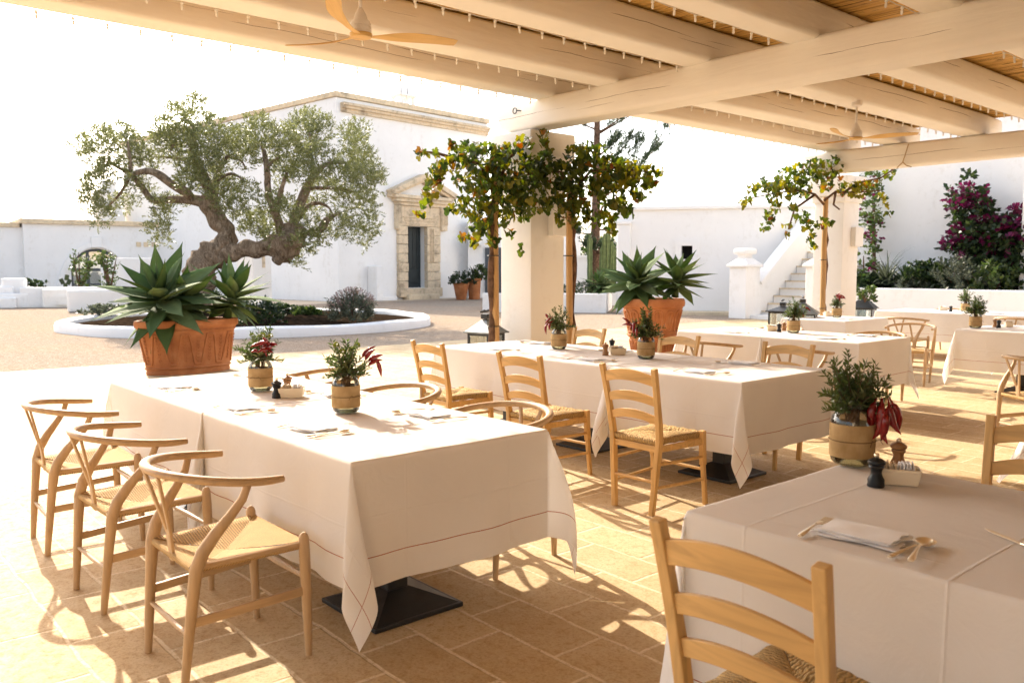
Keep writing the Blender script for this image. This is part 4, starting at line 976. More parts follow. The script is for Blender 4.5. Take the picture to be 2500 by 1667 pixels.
def bouquet(x, y, z, seed, label, h=.24, reds=6, red_at=(-.06, -.03, .25), buttons=0, hang=False, dens=1.0, sc_=1.0):
    global CH_ME
    rd = random.Random(seed); r = empty('flower_bouquet', (x, y, z), 0, label, 'bouquet', 'rosemary and chilli bouquets in jars'); r.scale = (sc_,) * 3; h *= (.68 if seed == 6 else .70); dens *= .85
    g = MB(); st = MB(); nk = Vector((0, 0, .155))
    for i in range(int(44 * dens)):
        a = rd.uniform(0, 6.28); e = rd.uniform(.02, 1.45); d = Vector((math.cos(a) * math.cos(e), math.sin(a) * math.cos(e), math.sin(e)))
        L = h * rd.uniform(.4, .95) * (.55 + .45 * math.sin(e)); sprig(g, nk + d * .015, d, L, int(L * 330), .027, .0036, rd, .2 * (1.3 - e), .9, 0, st)
        st.tube([(rd.uniform(-.02, .02), rd.uniform(-.02, .02), .02), nk + Vector((rd.uniform(-.02, .02), rd.uniform(-.02, .02), 0))], .0016, 4, cap=False)
    for i in range(int(9 * dens)):                     # broader drooping leaves (olive, myrtle)
        a = rd.uniform(0, 6.28); e = rd.uniform(.15, 1.0); d = Vector((math.cos(a) * math.cos(e), math.sin(a) * math.cos(e), math.sin(e)))
        sprig(g, nk, d, h * rd.uniform(.45, .65), 9, .045, .006, rd, .35, .6, 1, st)
    g.build('greenery', [M['rosemary'], M['olive']], r); st.build('stems', M['bark'], r)
    if CH_ME is None:
        c = MB(); c.tube([(0, 0, 0), (.008, 0, .002), (.022, 0, .004), (.045, 0, .003), (.062, 0, -.002), (.074, 0, -.008)], [.003, .008, .0105, .0085, .0045, .0008], 8); c.tube([(-.018, 0, -.002), (0, 0, 0), (.003, 0, 0)], [.0015, .003, .006], 6); CH_ME = c
    me = None
    for i in range(reds):
        if me is None: o = CH_ME.build('chilli_pepper', M['chilli'], r, smooth=True); me = o.data
        else: o = bpy.data.objects.new('chilli_pepper', me); COL.objects.link(o); o.parent = r
        if hang: o.location = Vector(red_at) + Vector((rd.uniform(-.025, .025), rd.uniform(-.025, .025), rd.uniform(-.01, .03))); o.rotation_euler = (rd.uniform(-.3, .3), R(90) + rd.uniform(-.45, .35), rd.uniform(0, 6.28)); o.scale = (1.25, 1.35, 1.35)
        else: o.location = Vector(red_at) + Vector((rd.uniform(-.03, .03), rd.uniform(-.03, .03), rd.uniform(-.03, .03))); an = math.atan2(red_at[1], red_at[0]) + rd.uniform(-1.3, 1.3); o.rotation_euler = (rd.uniform(-1, 1), rd.uniform(-.8, 1.2), an)
    for i in range(buttons):
        a = rd.uniform(0, 6.28); b = MB(); c_ = Vector((.045 * math.cos(a) + .01, .045 * math.sin(a), rd.uniform(.25, .29)))
        for k in range(60):
            t = rd.uniform(0, 6.28); e = math.asin(rd.uniform(-.6, 1)); d = Vector((math.cos(t) * math.cos(e), math.sin(t) * math.cos(e), math.sin(e))); sd_ = d.cross(Vector((.3, .5, .8))).normalized()
            q = c_ + d * .008; o = len(b.v); b.v += [tuple(q - sd_ * .004), tuple(q + sd_ * .004), tuple(q + d * .008)]; b.f.append((o, o + 1, o + 2)); b.m.append(0)
        b.tube([nk, c_], .0015, 4); b.build('button_flower', M['button'], r)
    return r
vs = [((2.055, 4.56), 'burlap jar vase on the far half of the left foreground table', dict(seed=1, reds=11, red_at=(-.02, -.07, .22), buttons=6, h=.26, label='bouquet of rosemary and red chillies in the left jar of the left foreground table')),
      ((2.055, 3.60), 'burlap jar vase nearest the viewer on the left foreground table', dict(seed=2, reds=6, red_at=(.09, -.05, .235), buttons=7, h=.25, label='bouquet with green button flowers and red chillies to its right, left foreground table')),
      ((5.10, 5.26), 'burlap jar vase in front of the white pillar', dict(seed=3, reds=5, red_at=(-.10, -.0, .215), h=.25, label='bouquet before the pillar with red chillies sticking out left')),
      ((5.06, 4.25), 'burlap jar vase in front of the round agave pot', dict(seed=4, reds=6, red_at=(-.09, .02, .24), h=.27, dens=1.2, label='bouquet before the round agave pot with dark chillies at upper left')),
      ((8.33, 4.93), 'burlap jar vase on the table in front of the stairs', dict(seed=5, reds=2, red_at=(.05, -.05, .22), h=.25, dens=1.3, label='dark green bouquet on the table in front of the stairs')),
      ((2.86, 1.45), 'large shaded burlap jar vase on the foreground table at right', dict(seed=6, reds=9, red_at=(.02, -.085, .155), h=.27, hang=True, dens=1.7, label='big shaded rosemary bouquet with dark red chillies hanging right')),
      ((11.45, 6.1), 'burlap jar vase at the foot of the second pillar', dict(seed=7, reds=12, red_at=(-.02, -.03, .26), h=.2, label='bright red chilli bouquet before the second pillar')),
      ((14.55, 5.55), 'farthest burlap jar vase on the flower bed table', dict(seed=8, reds=0, h=.30, label='leafy green bouquet farthest back on the flower bed table')),
      ((10.62, 3.93), 'burlap jar vase on the right table with the sunlit cloth', dict(seed=9, reds=0, h=.26, dens=1.5, label='bushy green bouquet on the right table with the sunlit cloth'))]
for (p, lab, kw) in vs:
    k = 1.28 if kw['seed'] in (6,) else 1.14
    vase(p[0], p[1], ZT + .002, lab, k); bouquet(p[0], p[1], ZT + .002 + (.155 * .13 if k > 1.2 else 0), sc_=1.14, **kw)

MILL = {}
def mill(x, y, z, kind, label):
    if kind not in MILL:
        r = empty('pepper_mill', (x, y, z), 0, label, 'pepper mill', 'turned pepper and salt mills'); mt = M['black'] if kind == 'black' else M['millw']
        b = MB(); b.lathe([(.026, 0), (.027, .004), (.025, .012), (.026, .022), (.019, .036), (.0165, .046), (.019, .056), (.024, .064), (.022, .069)], 24); b.build('body', mt, r, smooth='auto')
        b = MB(); b.lathe([(.018, .070), (.026, .073), (.028, .078), (.026, .084), (.016, .090), (.006, .094)], 24); b.build('cap', mt, r, smooth='auto')
        b = MB(); b.lathe([(.004, .093), (.008, .097), (.009, .102), (.007, .107), (0, .108)], 16); b.build('knob', M['silver'], r, smooth=True); MILL[kind] = r
        return r
    return dup(MILL[kind], (x, y, z), 0, label)
def sugar(x, y, z, rz, label, seed):
    rd = random.Random(seed)
    r = empty('sugar_box', (x, y, z), rz, label, 'sugar box', 'cream ceramic sugar boxes')
    b = MB()
    w0, d0, w1, d1, h, t = .058, .034, .068, .042, .052, .004
    o_ = [(-w0, -d0, 0), (w0, -d0, 0), (w0, d0, 0), (-w0, d0, 0), (-w1, -d1, h), (w1, -d1, h), (w1, d1, h), (-w1, d1, h), (-w1 + t, -d1 + t, h), (w1 - t, -d1 + t, h), (w1 - t, d1 - t, h), (-w1 + t, d1 - t, h), (-w0 + t, -d0 + t, t), (w0 - t, -d0 + t, t), (w0 - t, d0 - t, t), (-w0 + t, d0 - t, t)]
    b.add(o_, [(3, 2, 1, 0), (0, 1, 5, 4), (1, 2, 6, 5), (2, 3, 7, 6), (3, 0, 4, 7), (4, 5, 9, 8), (5, 6, 10, 9), (6, 7, 11, 10), (7, 4, 8, 11), (8, 9, 13, 12), (9, 10, 14, 13), (10, 11, 15, 14), (11, 8, 12, 15), (12, 13, 14, 15)])
    b.box((0, -d1 + .001, h - .004), (w1 * 2 - .01, .006, .010), bev=.002); b.box((0, d1 - .001, h - .004), (w1 * 2 - .01, .006, .010), bev=.002)
    o = b.build('box', M['ceramic'], r); bv = o.modifiers.new('bevel', 'BEVEL'); bv.width = .002; bv.segments = 2
    b1 = MB(); b2 = MB()
    for i in range(17):
        u = -.052 + i * .0062; bb = b1 if i < 9 else b2
        Mx = Matrix.Rotation(rd.uniform(-.3, .2), 3, 'Y') @ Matrix.Rotation(rd.uniform(-.15, .15), 3, 'Z'); bb.box((u, rd.uniform(-.006, .006), .040 + rd.uniform(-.003, .006)), (.0035, .052, .056), M=Mx)
    p1 = b1.build('sugar_packets', M['paper']); p1.location = (x, y, z); p1.rotation_euler = (0, 0, rz); tag(p1, 'brown sugar packets ' + label.split(' ', 3)[3] if False else 'brown sugar packets inside the ' + label, 'sugar packets')
    p2 = b2.build('sugar_packets', M['napkin']); p2.location = (x, y, z); p2.rotation_euler = (0, 0, rz); tag(p2, 'white sugar packets inside the ' + label, 'sugar packets')
    return r
z = ZT + .002
q = fx(2190, 1180); sugar(q.x, q.y, z, R(-60), 'cream sugar box on the shaded foreground table', 1)
q = fx(2138, 1188); mill(q.x, q.y, z, 'black', 'black pepper mill on the shaded foreground table'); q = fx(2192, 1145); mill(q.x, q.y, z, 'wood', 'wooden mill behind the sugar box on the shaded foreground table')
q = fx(713, 970); sugar(q.x, q.y, z, R(-35), 'cream sugar box on the left foreground table', 2); q = fx(676, 972); mill(q.x, q.y, z, 'black', 'black pepper mill on the left foreground table'); q = fx(702, 958); mill(q.x, q.y, z, 'wood', 'wooden mill behind the sugar box on the left foreground table')
q = fx(1507, 866); sugar(q.x, q.y, z, R(-35), 'cream sugar box on the middle table', 3); q = fx(1478, 868); mill(q.x, q.y, z, 'wood', 'wooden mill on the middle table'); q = fx(1494, 856); mill(q.x, q.y, z, 'black', 'black pepper mill on the middle table')
q = fx(1882, 808); sugar(q.x, q.y, z, R(-30), 'cream sugar box on the table in front of the stairs', 4); q = fx(1902, 811); mill(q.x, q.y, z, 'black', 'black pepper mill on the table in front of the stairs'); q = fx(1914, 808); mill(q.x, q.y, z, 'wood', 'wooden mill on the table in front of the stairs')
q = fx(2022, 772); sugar(q.x, q.y, z, R(-30), 'cream sugar box on the small table by the second pillar', 5); q = fx(2007, 770); mill(q.x, q.y, z, 'black', 'black pepper mill on the small table by the second pillar')
q = fx(2303, 758); sugar(q.x, q.y, z, R(-60), 'cream sugar box on the far table by the flower bed', 6); q = fx(2321, 761); mill(q.x, q.y, z, 'black', 'black pepper mill on the far table by the flower bed')
q = fx(2462, 798); sugar(q.x, q.y, z, R(30), 'cream sugar box on the right table with the sunlit cloth', 7); q = fx(2438, 801); mill(q.x, q.y, z, 'black', 'black pepper mill on the right table with the sunlit cloth'); q = fx(2429, 799); mill(q.x, q.y, z, 'wood', 'wooden mill on the right table with the sunlit cloth')

# ---------------------------------------------------------------- lanterns
def lantern(loc, rz, w, h0, h1, label, metal='steel'):
    r = empty('lantern', (loc[0], loc[1], .004), rz, label, 'lantern', 'metal floor lanterns'); c = w / 2
    b = MB()
    for sx in (-1, 1):
        for sy in (-1, 1): b.box((sx * (c - .02), sy * (c - .02), h0 / 2), (.022, .022, h0))
    for z_ in (.03, h0 - .011):
        for s in (-1, 1): b.box((0, s * (c - .02), z_), (w - .062, .022, .022)); b.box((s * (c - .02), 0, z_), (.022, w - .062, .022))
    for s in (-1, 1): b.box((0, s * (c - .02), h0 / 2), (.008, .008, h0 - .08))
    b.build('frame', M['iron'], r)
    b = MB(); b.box((0, 0, h0 + .008), (w + .05, w + .05, .016)); b.box((0, 0, h0 + .016 + (h1 - h0 - .06) / 2), (w + .03, w + .03, h1 - h0 - .06), taper=(.16, .16)); b.build('roof', M[metal], r)
    b = MB(); b.box((0, 0, h1 - .015), (.08, .08, .05)); b.tube([(-.10, -.01, h1 + .035), (-.03, 0, h1 + .045), (.0, 0, h1 + .04), (.05, .01, h1 + .045), (.11, .02, h1 + .05)], [.012, .016, .012, .016, .01], 8); b.build('handle', M['iron'], r)
    b = MB(); 
    for s in (-1, 1): b.box((0, s * (c - .02), h0 / 2 + .01), (w - .07, .003, h0 - .07)); b.box((s * (c - .02), 0, h0 / 2 + .01), (.003, w - .07, h0 - .07))
    b.build('pane', M['pane'], r)
    b = MB(); b.lathe([(.045, .045), (.045, .22), (.04, .225), (0, .22)], 16); b.build('candle', M['white_b'], r)
    return r
lantern(at(1187, 850, 9.0), R(12), .30, .77, .96, 'zinc roofed lantern behind the left vine stake')
lantern(at(1957, 850, 12.3), R(25), .40, .80, 1.0, 'zinc roofed lantern in front of the stairs behind the bouquet')
lantern(at(1909, 850, 12.9), R(15), .36, .80, .93, 'black framed lantern left of the zinc one near the stairs', 'iron')
lantern(at(2104, 850, 15.3), R(15), .40, .74, .98, 'dark lantern right of the second pillar', 'iron')

# ---------------------------------------------------------------- terracotta pots and agaves
def agave(loc, Rr, n, seed, label, tilt=(0, 0), group='agaves in the terracotta pots', hrel=.35):
    rd = random.Random(seed); b = MB()
    for i in range(n):
        t = i / n; az = i * 2.39996 + rd.uniform(-.25, .25); el = R(80) - R(108) * t ** .62 + rd.uniform(-.12, .12); L = Rr * (.55 + .5 * math.sin(PI * min(1, t * .8 + .12))) * rd.uniform(.88, 1.1); W = L * .125 * rd.uniform(.9, 1.15)
        o = len(b.v); ns = 9; curl = rd.uniform(-.1, .35) - t * .5; tw = rd.uniform(-.35, .35); p = Vector((0, 0, hrel * Rr * (1 - t))); dirh = Vector((math.cos(az), math.sin(az), 0)); sd_ = Vector((-math.sin(az), math.cos(az), 0)); e = el
        for k in range(ns + 1):
            u = k / ns; e2 = e + curl * (u - .2) * (1.2 if t > .4 else .6); d = dirh * math.cos(e2) + Vector((0, 0, math.sin(e2))); nrm = -dirh * math.sin(e2) + Vector((0, 0, math.cos(e2)))
            w = W * (.42 + .9 * math.sin(min(1, u * 1.02 + .08) * PI) ** .8 * (1.0 if u < .55 else 1.0)) * (1 - u ** 3.5) + .001
            s2 = (sd_ * math.cos(tw * u) + nrm * math.sin(tw * u)); n2 = nrm * math.cos(tw * u) - sd_ * math.sin(tw * u)
            cup = .33 * (1 - u * .6); th = .012 * Rr * (1 - u)
            for s_, hh in ((-1, cup), (-.5, cup * .3), (0, 0), (.5, cup * .3), (1, cup)): b.v.append(tuple(p + s2 * s_ * w + n2 * hh * w + n2 * .02 * math.sin(u * 11 + s_) * W))
            for s_, hh in ((.5, cup * .3), (0, 0), (-.5, cup * .3)): b.v.append(tuple(p + s2 * s_ * w + n2 * (hh * w - th)))
            p = p + d * (L / ns)
        for k in range(ns):
            for j in range(8): b.f.append((o + k * 8 + (j + 1) % 8, o + k * 8 + j, o + k * 8 + 8 + j, o + k * 8 + 8 + (j + 1) % 8)); b.m.append(0)
    b.tube([(0, 0, -.12), (0, 0, hrel * Rr)], [.06 * Rr + .02, .05 * Rr], 8)
    o = b.build('agave', M['agave'], smooth=True); o.location = loc; o.rotation_euler = (tilt[0], tilt[1], 0); return tag(o, label, 'agave', group)
def relief(path, rad): b = MB(); b.tube(path, rad, 6, flat=1); return b
def pot_pts(rx, ry, prof_r, n=200):
    return lambda s, z: (rx * prof_r(z) * math.cos(s), ry * prof_r(z) * math.sin(s), z)
# oval planter at left
pL = Vector((4.33, 11.95, .004)); H1 = .745
op = empty('oval_agave_pot', pL, R(3), 'large oval terracotta pot with relief loops at the left, full of agaves', 'pot')
RX, RY_ = .70, .36
def fr1(z): return .83 + .17 * (z / H1) ** 1.1
b = MB(); pr = [(.80, 0), (.83, .0), (.845, .03), (.83, .05)] + [(fr1(z_) - .005, z_) for z_ in [.07 + .06 * k for k in range(10)]] + [(1.0, .64), (1.035, .655), (1.045, .70), (1.03, .735), (1.0, .745), (.95, .74), (.94, .68), (0, .66)]
b.lathe(pr, 72, sx=RX, sy=RY_); b.build('pot_body', M['terra'], op, smooth='auto')
b = MB(); b.lathe([(.94, .665), (.5, .70), (0, .71)], 40, sx=RX, sy=RY_); b.build('soil', M['soil'], op)
_cum = [0.0]
for q in range(720): _cum.append(_cum[-1] + math.hypot(RX * math.sin(q * PI / 360), RY_ * math.cos(q * PI / 360)))
def ARC(f):
    t = f * _cum[-1]; i = 0
    while i < 719 and _cum[i + 1] < t: i += 1
    return i * PI / 360
b = MB(); P1 = lambda s, z_, k=1.0: (RX * (fr1(z_) + .004) * k * math.cos(s), RY_ * (fr1(z_) + .008) * k * math.sin(s), z_)
nl = 18; path = []
for q in range(nl * 24):
    s = ARC(q / (nl * 24)); ph_ = q / 24 * PI; zz = .345 + .205 * max(-1, min(1, 1.6 * math.sin(ph_))) ; path.append(P1(s, zz))
b.tube(path, .014, 6, closed=True)
for k in range(nl * 2):
    if k >= nl: break
    s = ARC((k + .5) / nl)
    for zz in [.18 + .045 * i for i in range(8)]:
        for dsg in (-1, 1): b.tube([P1(s, zz), P1(s + dsg * .045, zz + .035)], [.007, .003], 5)
for zz, rr in ((.60, .012), (.625, .008), (.09, .012)): b.tube([P1(2 * PI * q / 96, zz, 1.0) for q in range(96)], rr, 6, closed=True)
b.build('relief', M['terra'], op, smooth=True)
agave((4.02, 11.9, .84), .86, 34, 3, 'biggest agave rosette leaning over the left end of the oval pot', (R(18), R(-20)))
agave((4.30, 12.05, .86), .66, 26, 4, 'agave rosette in the middle of the oval pot, behind the biggest one', (R(-8), R(4)))
agave((4.90, 11.88, .86), .72, 28, 5, 'agave rosette at the right end of the oval pot', (R(4), R(14)))
# round pot
c0 = at(1593, 800, 12.3); pR = Vector((c0.x, c0.y, .004)); rp = empty('round_agave_pot', pR, 0, 'tall round terracotta pot with relief arches and agaves beside the middle table', 'pot'); H2 = 1.02
def fr2(z): return .27 + .155 * max(0, (z - .0)) / H2
b = MB(); pr = [(.25, 0), (.27, .0), (.275, .04), (.262, .06)] + [(.262 + .07 * k / 6, .06 + .40 * k / 6) for k in range(7)] + [(.35, .47), (.36, .49), (.352, .52), (.345, .54)] + [(.345 + .075 * k / 6, .56 + .32 * k / 6) for k in range(7)] + [(.43, .90), (.455, .915), (.46, .965), (.455, 1.0), (.44, 1.02), (.42, 1.015), (.41, .96), (0, .93)]
b.lathe(pr, 64); b.build('pot_body', M['terra'], rp, smooth='auto')
b = MB(); b.lathe([(.41, .95), (.2, .985), (0, .99)], 30); b.build('soil', M['soil'], rp)
b = MB()
def P2(s, z_): r_ = (.262 + .07 * (z_ - .06) / .4) if z_ < .47 else (.345 + .075 * (z_ - .56) / .32); return ((r_ + .003) * math.cos(s), (r_ + .003) * math.sin(s), z_)
for z0_, z1_, nn in ((.60, .855, 14), (.11, .42, 14)):
    for k in range(nn):
        s = 2 * PI * k / nn; w = .15; pth = [P2(s - w, z0_)] + [P2(s - w * math.cos(PI * j / 10), z1_ - .06 + .06 * math.sin(PI * j / 10)) for j in range(11)] + [P2(s + w, z0_)] + [P2(s + w * math.cos(PI * j / 8), z0_ - .03 * math.sin(PI * j / 8)) for j in range(1, 8)]
        b.tube(pth, .013, 6, closed=True); b.tube([P2(s, z0_ + .03), P2(s, z1_ - .04)], [.004, .012], 5)
for zz, rr in ((.50, .014), (.545, .010), (.885, .010)): b.tube([((.363 if zz < .6 else .42) * math.cos(2 * PI * q / 64), (.363 if zz < .6 else .42) * math.sin(2 * PI * q / 64), zz) for q in range(64)], rr, 6, closed=True)
b.build('relief', M['terra'], rp, smooth=True)
agave((pR.x - .20, pR.y + .14, 1.12), .62, 34, 8, 'agave rosette at the left of the round pot, hanging over its rim', (R(20), R(-18)))
agave((pR.x + .27, pR.y - .20, 1.16), .56, 26, 9, 'agave rosette at the right of the round pot', (R(-4), R(14)))
# pots by the portal
def simple_pot(px, py, d, r0, r1, h, label):
    o = at(px, py, d); b = MB(); b.lathe([(r0 * .9, 0), (r0, .02), (r0 + (r1 - r0) * .9, h * .86), (r1, h * .88), (r1 * 1.04, h * .9), (r1 * 1.04, h), (r1 * .92, h), (r1 * .9, h * .93), (0, h * .92)], 32)
    q = b.build('terracotta_pot', M['terra'], smooth='auto', loc=(o.x, o.y, .004)); tag(q, label, 'pot', 'terracotta pots beside the farmhouse door'); return Vector((o.x, o.y, h))
pa = simple_pot(1126, 728, 39.6, .23, .37, .80, 'shorter flared terracotta pot beside the farmhouse door')
pb_ = simple_pot(1158, 726, 40.3, .27, .32, 1.0, 'taller straight terracotta pot beside the farmhouse door')

def shrub(name, loc, rx, ry, rz_, n, ll, lw, mats, label, cat, seed, up=.4, stems=6, group=None, flowers=None, sl=.5):
    rd = random.Random(seed); r = empty(name, loc, 0, label, cat, group); g = MB(); st = MB()
    for i in range(n):
        a = rd.uniform(0, 6.28); e = math.asin(rd.uniform(-.5, 1)); k = rd.uniform(.45, 1) ** .5; k *= (1 + .22 * math.sin(a * 3 + seed) + .15 * math.sin(a * 5 + e * 4))
        c = Vector((rx * math.cos(a) * math.cos(e) * k, ry * math.sin(a) * math.cos(e) * k, rz_ * max(.05, .35 + .65 * math.sin(e) * k)))
        d = (Vector((c.x / rx, c.y / ry, (c.z / rz_ - .3))) + Vector((0, 0, up))); sprig(g, c, d, sl * min(rx, rz_) * rd.uniform(.5, 1), 9, ll, lw, rd, .1, .9)
    for i in range(stems):
        a = rd.uniform(0, 6.28); st.tube([(0, 0, 0), (rx * .3 * math.cos(a), ry * .3 * math.sin(a), rz_ * .4), (rx * .6 * math.cos(a), ry * .6 * math.sin(a), rz_ * .8)], [.03 * rz_, .02 * rz_, .006 * rz_], 5)
    g.build('foliage', mats, r); st.build('stem', M['bark'], r); return r
def strap(name, loc, L, n, w, mat, label, cat, seed, group=None, up=(.5, 1.4), h=0):
    rd = random.Random(seed); b = MB()
    for i in range(n):
        a = rd.uniform(0, 6.28); e = rd.uniform(*up); p = Vector((rd.uniform(-.05, .05) * L, rd.uniform(-.05, .05) * L, rd.uniform(0, h))); sd_ = Vector((-math.sin(a), math.cos(a), 0)); l = L * rd.uniform(.7, 1.1); o = len(b.v); cu = rd.uniform(.4, 1.1)
        for k in range(6):
            u = k / 5; ww_ = w * (1 - u ** 2) + .001; b.v += [tuple(p - sd_ * ww_), tuple(p + sd_ * ww_)]; ee = e - cu * u * 1.4; p = p + Vector((math.cos(a) * math.cos(ee), math.sin(a) * math.cos(ee), math.sin(ee))) * l / 5
        for k in range(5): b.f.append((o + 2 * k, o + 2 * k + 1, o + 2 * k + 3, o + 2 * k + 2)); b.m.append(0)
    q = b.build(name, mat, smooth=True); q.location = loc; return tag(q, label, cat, group)
shrub('pot_shrub', pa + Vector((0, 0, -.08)), .50, .50, .46, 150, .09, .03, [M['shrub_d']], 'low dark succulent bush in the shorter pot by the door', 'shrub', 41)
strap('aloe', pb_, .8, 70, .04, M['grey'], 'spiky grey green aloe in the taller pot by the door', 'aloe', 42)
shrub('pot_herb', pb_ + Vector((.25, -.25, -.1)), .35, .35, .7, 60, .14, .045, [M['shrub']], 'light green leafy plant beside the aloe in the taller pot', 'plant', 43)

# ---------------------------------------------------------------- garden bed round the olive
BC = at(622, 800, 22.1); BC.z = 0; BR = 4.42
bed = empty('garden_bed', BC, 0, 'round garden bed with white masonry kerb under the olive tree', 'garden bed')
b = MB(); n = 96; rd = random.Random(2); pr = [(-.19, 0), (-.20, .16), (-.17, .24), (-.08, .29), (.06, .29), (.16, .24), (.19, .16), (.19, 0)]; pr = [(a_ * .85, b_ * .78) for a_, b_ in pr]
for i in range(n):
    t = 2 * PI * i / n; wob = .03 * math.sin(5 * t) + .02 * math.sin(13 * t)
    for (u, z_) in pr: r_ = BR + u + wob; b.v.append((r_ * math.cos(t), r_ * math.sin(t), z_ + .012 * math.sin(9 * t) * (z_ > .1)))
for i in range(n):
    for k in range(len(pr) - 1): b.f.append((i * 8 + k, i * 8 + k + 1, ((i + 1) % n) * 8 + k + 1, ((i + 1) % n) * 8 + k)); b.m.append(0)
b.build('kerb', M['white'], bed, smooth='auto')
b = MB(); G = 60
for j in range(G + 1):
    for i in range(G + 1):
        u = -1 + 2 * i / G; v = -1 + 2 * j / G; x = u * math.sqrt(max(0, 1 - v * v / 2)) * (BR - .1); y = v * math.sqrt(max(0, 1 - u * u / 2)) * (BR - .1)
        rr = math.hypot(x, y) / BR; b.v.append((x, y, .08 + .22 * (1 - rr ** 2) + rd.uniform(-.03, .05) * (1 - rr) * 1.5 + .05 * math.sin(x * 3) * math.sin(y * 2.3) * (1 - rr)))
for j in range(G):
    for i in range(G): b.f.append((j * (G + 1) + i, j * (G + 1) + i + 1, (j + 1) * (G + 1) + i + 1, (j + 1) * (G + 1) + i)); b.m.append(0)
b.build('soil', M['soil'], bed, smooth=True)
def bedpt(px, py, zz=.2): return onplane(px, py, (0, 0, zz), (0, 0, 1))
lv = shrub('lavender', bedpt(862, 786), .46, .46, .56, 520, .09, .010, [M['grey']], 'round lavender bush with pinkish flower spikes in the garden bed', 'lavender', 51, .8, sl=.4)
g = MB(); rd = random.Random(9)
for i in range(170):
    a = rd.uniform(0, 6.28); e = rd.uniform(.45, 1.5); d = Vector((math.cos(a) * math.cos(e), math.sin(a) * math.cos(e), math.sin(e))); p = Vector((d.x * .42, d.y * .42, d.z * .5 + .05)); g.tube([p, p + d * .22], .003, 3, cap=False); sprig(g, p + d * .2, d, .08, 8, .025, .008, rd, 0, .5)
g.build('flower_spikes', M['lav'], lv)
for k, (px, py, rx, rz_, m_, lab) in enumerate(((690, 772, .33, .28, 'shrub_d', 'small dark green herb clump left of the lavender'), (752, 776, .26, .2, 'shrub', 'small leafy plant between the herb clump and the lavender'), (640, 790, .42, .42, 'shrub_d', 'dark bush behind the right end of the oval pot'), (262, 770, .5, .22, 'grey', 'low dry plant at the left end of the garden bed'), (540, 762, .7, .6, 'shrub_d', 'dark green bush at the olive trunk behind the agaves'))):
    q = bedpt(px, py); shrub('bed_plant', q, rx, rx, rz_, 110, .10, .028, [M[m_]], lab, 'plant', 60 + k, group='small plants in the garden bed')
gs = strap('bed_grass', bedpt(600, 775), .7, 60, .012, M['grey'], 'thin upright grass behind the oval pot agaves', 'grass', 70, up=(1.0, 1.5))

# ---------------------------------------------------------------- olive tree
OD = 22.8; ov = empty('olive_tree', at(475, 770, OD), 0, 'old gnarled olive tree with split spreading crown in the garden bed', 'olive tree'); ov.location.z = .2; OB = ov.location.copy()
def OP(px, py, dz=0): return at(px, py, OD + dz) - OB
def limb(mb, pts, rads, n=10, seed=0, knob=.12):
    rd = random.Random(seed); P = [OP(*p) for p in pts]; out = []; ro = []
    for i in range(len(P) - 1):
        for k in range(5):
            t = k / 5; p0 = P[max(0, i - 1)]; p1 = P[i]; p2 = P[i + 1]; p3 = P[min(len(P) - 1, i + 2)]
            out.append(.5 * ((2 * p1) + (-p0 + p2) * t + (2 * p0 - 5 * p1 + 4 * p2 - p3) * t * t + (-p0 + 3 * p1 - 3 * p2 + p3) * t ** 3)); ro.append((rads[i] * (1 - t) + rads[i + 1] * t))
    out.append(P[-1]); ro.append(rads[-1]); o = len(mb.v); mb.tube(out, ro, n)
    for i in range(o, len(mb.v)):
        rr = ro[(i - o) // n]; v = Vector(mb.v[i]); s = math.sin(v.x * 7 + seed) * math.sin(v.y * 6) * math.sin(v.z * 8 + 1) + .4 * math.sin(v.z * 19 + v.x * 13); c = out[(i - o) // n]; mb.v[i] = tuple(v + (v - c) * s * knob * 2.2)
tk = MB()
limb(tk, [(462, 790, 0), (474, 745, 0), (480, 700, 0), (492, 655, 0), (520, 622, 0), (545, 600, 0), (552, 570, 0), (540, 545, 0), (520, 520, 0), (512, 497, 0), (522, 478, 0)], [.62, .48, .42, .40, .40, .34, .26, .23, .24, .27, .22], 18, 1)
limb(tk, [(520, 632, 0), (560, 615, -.1), (605, 606, -.2), (650, 602, -.3), (690, 602, -.4), (715, 575, -.4), (712, 545, -.4)], [.30, .26, .22, .24, .42, .36, .2], 18, 2, .16)
limb(tk, [(688, 600, -.4), (680, 625, -.4), (665, 636, -.4)], [.36, .30, .06], 12, 7, .2)
tk.build('trunk', M['olivebark'], ov, smooth=True)
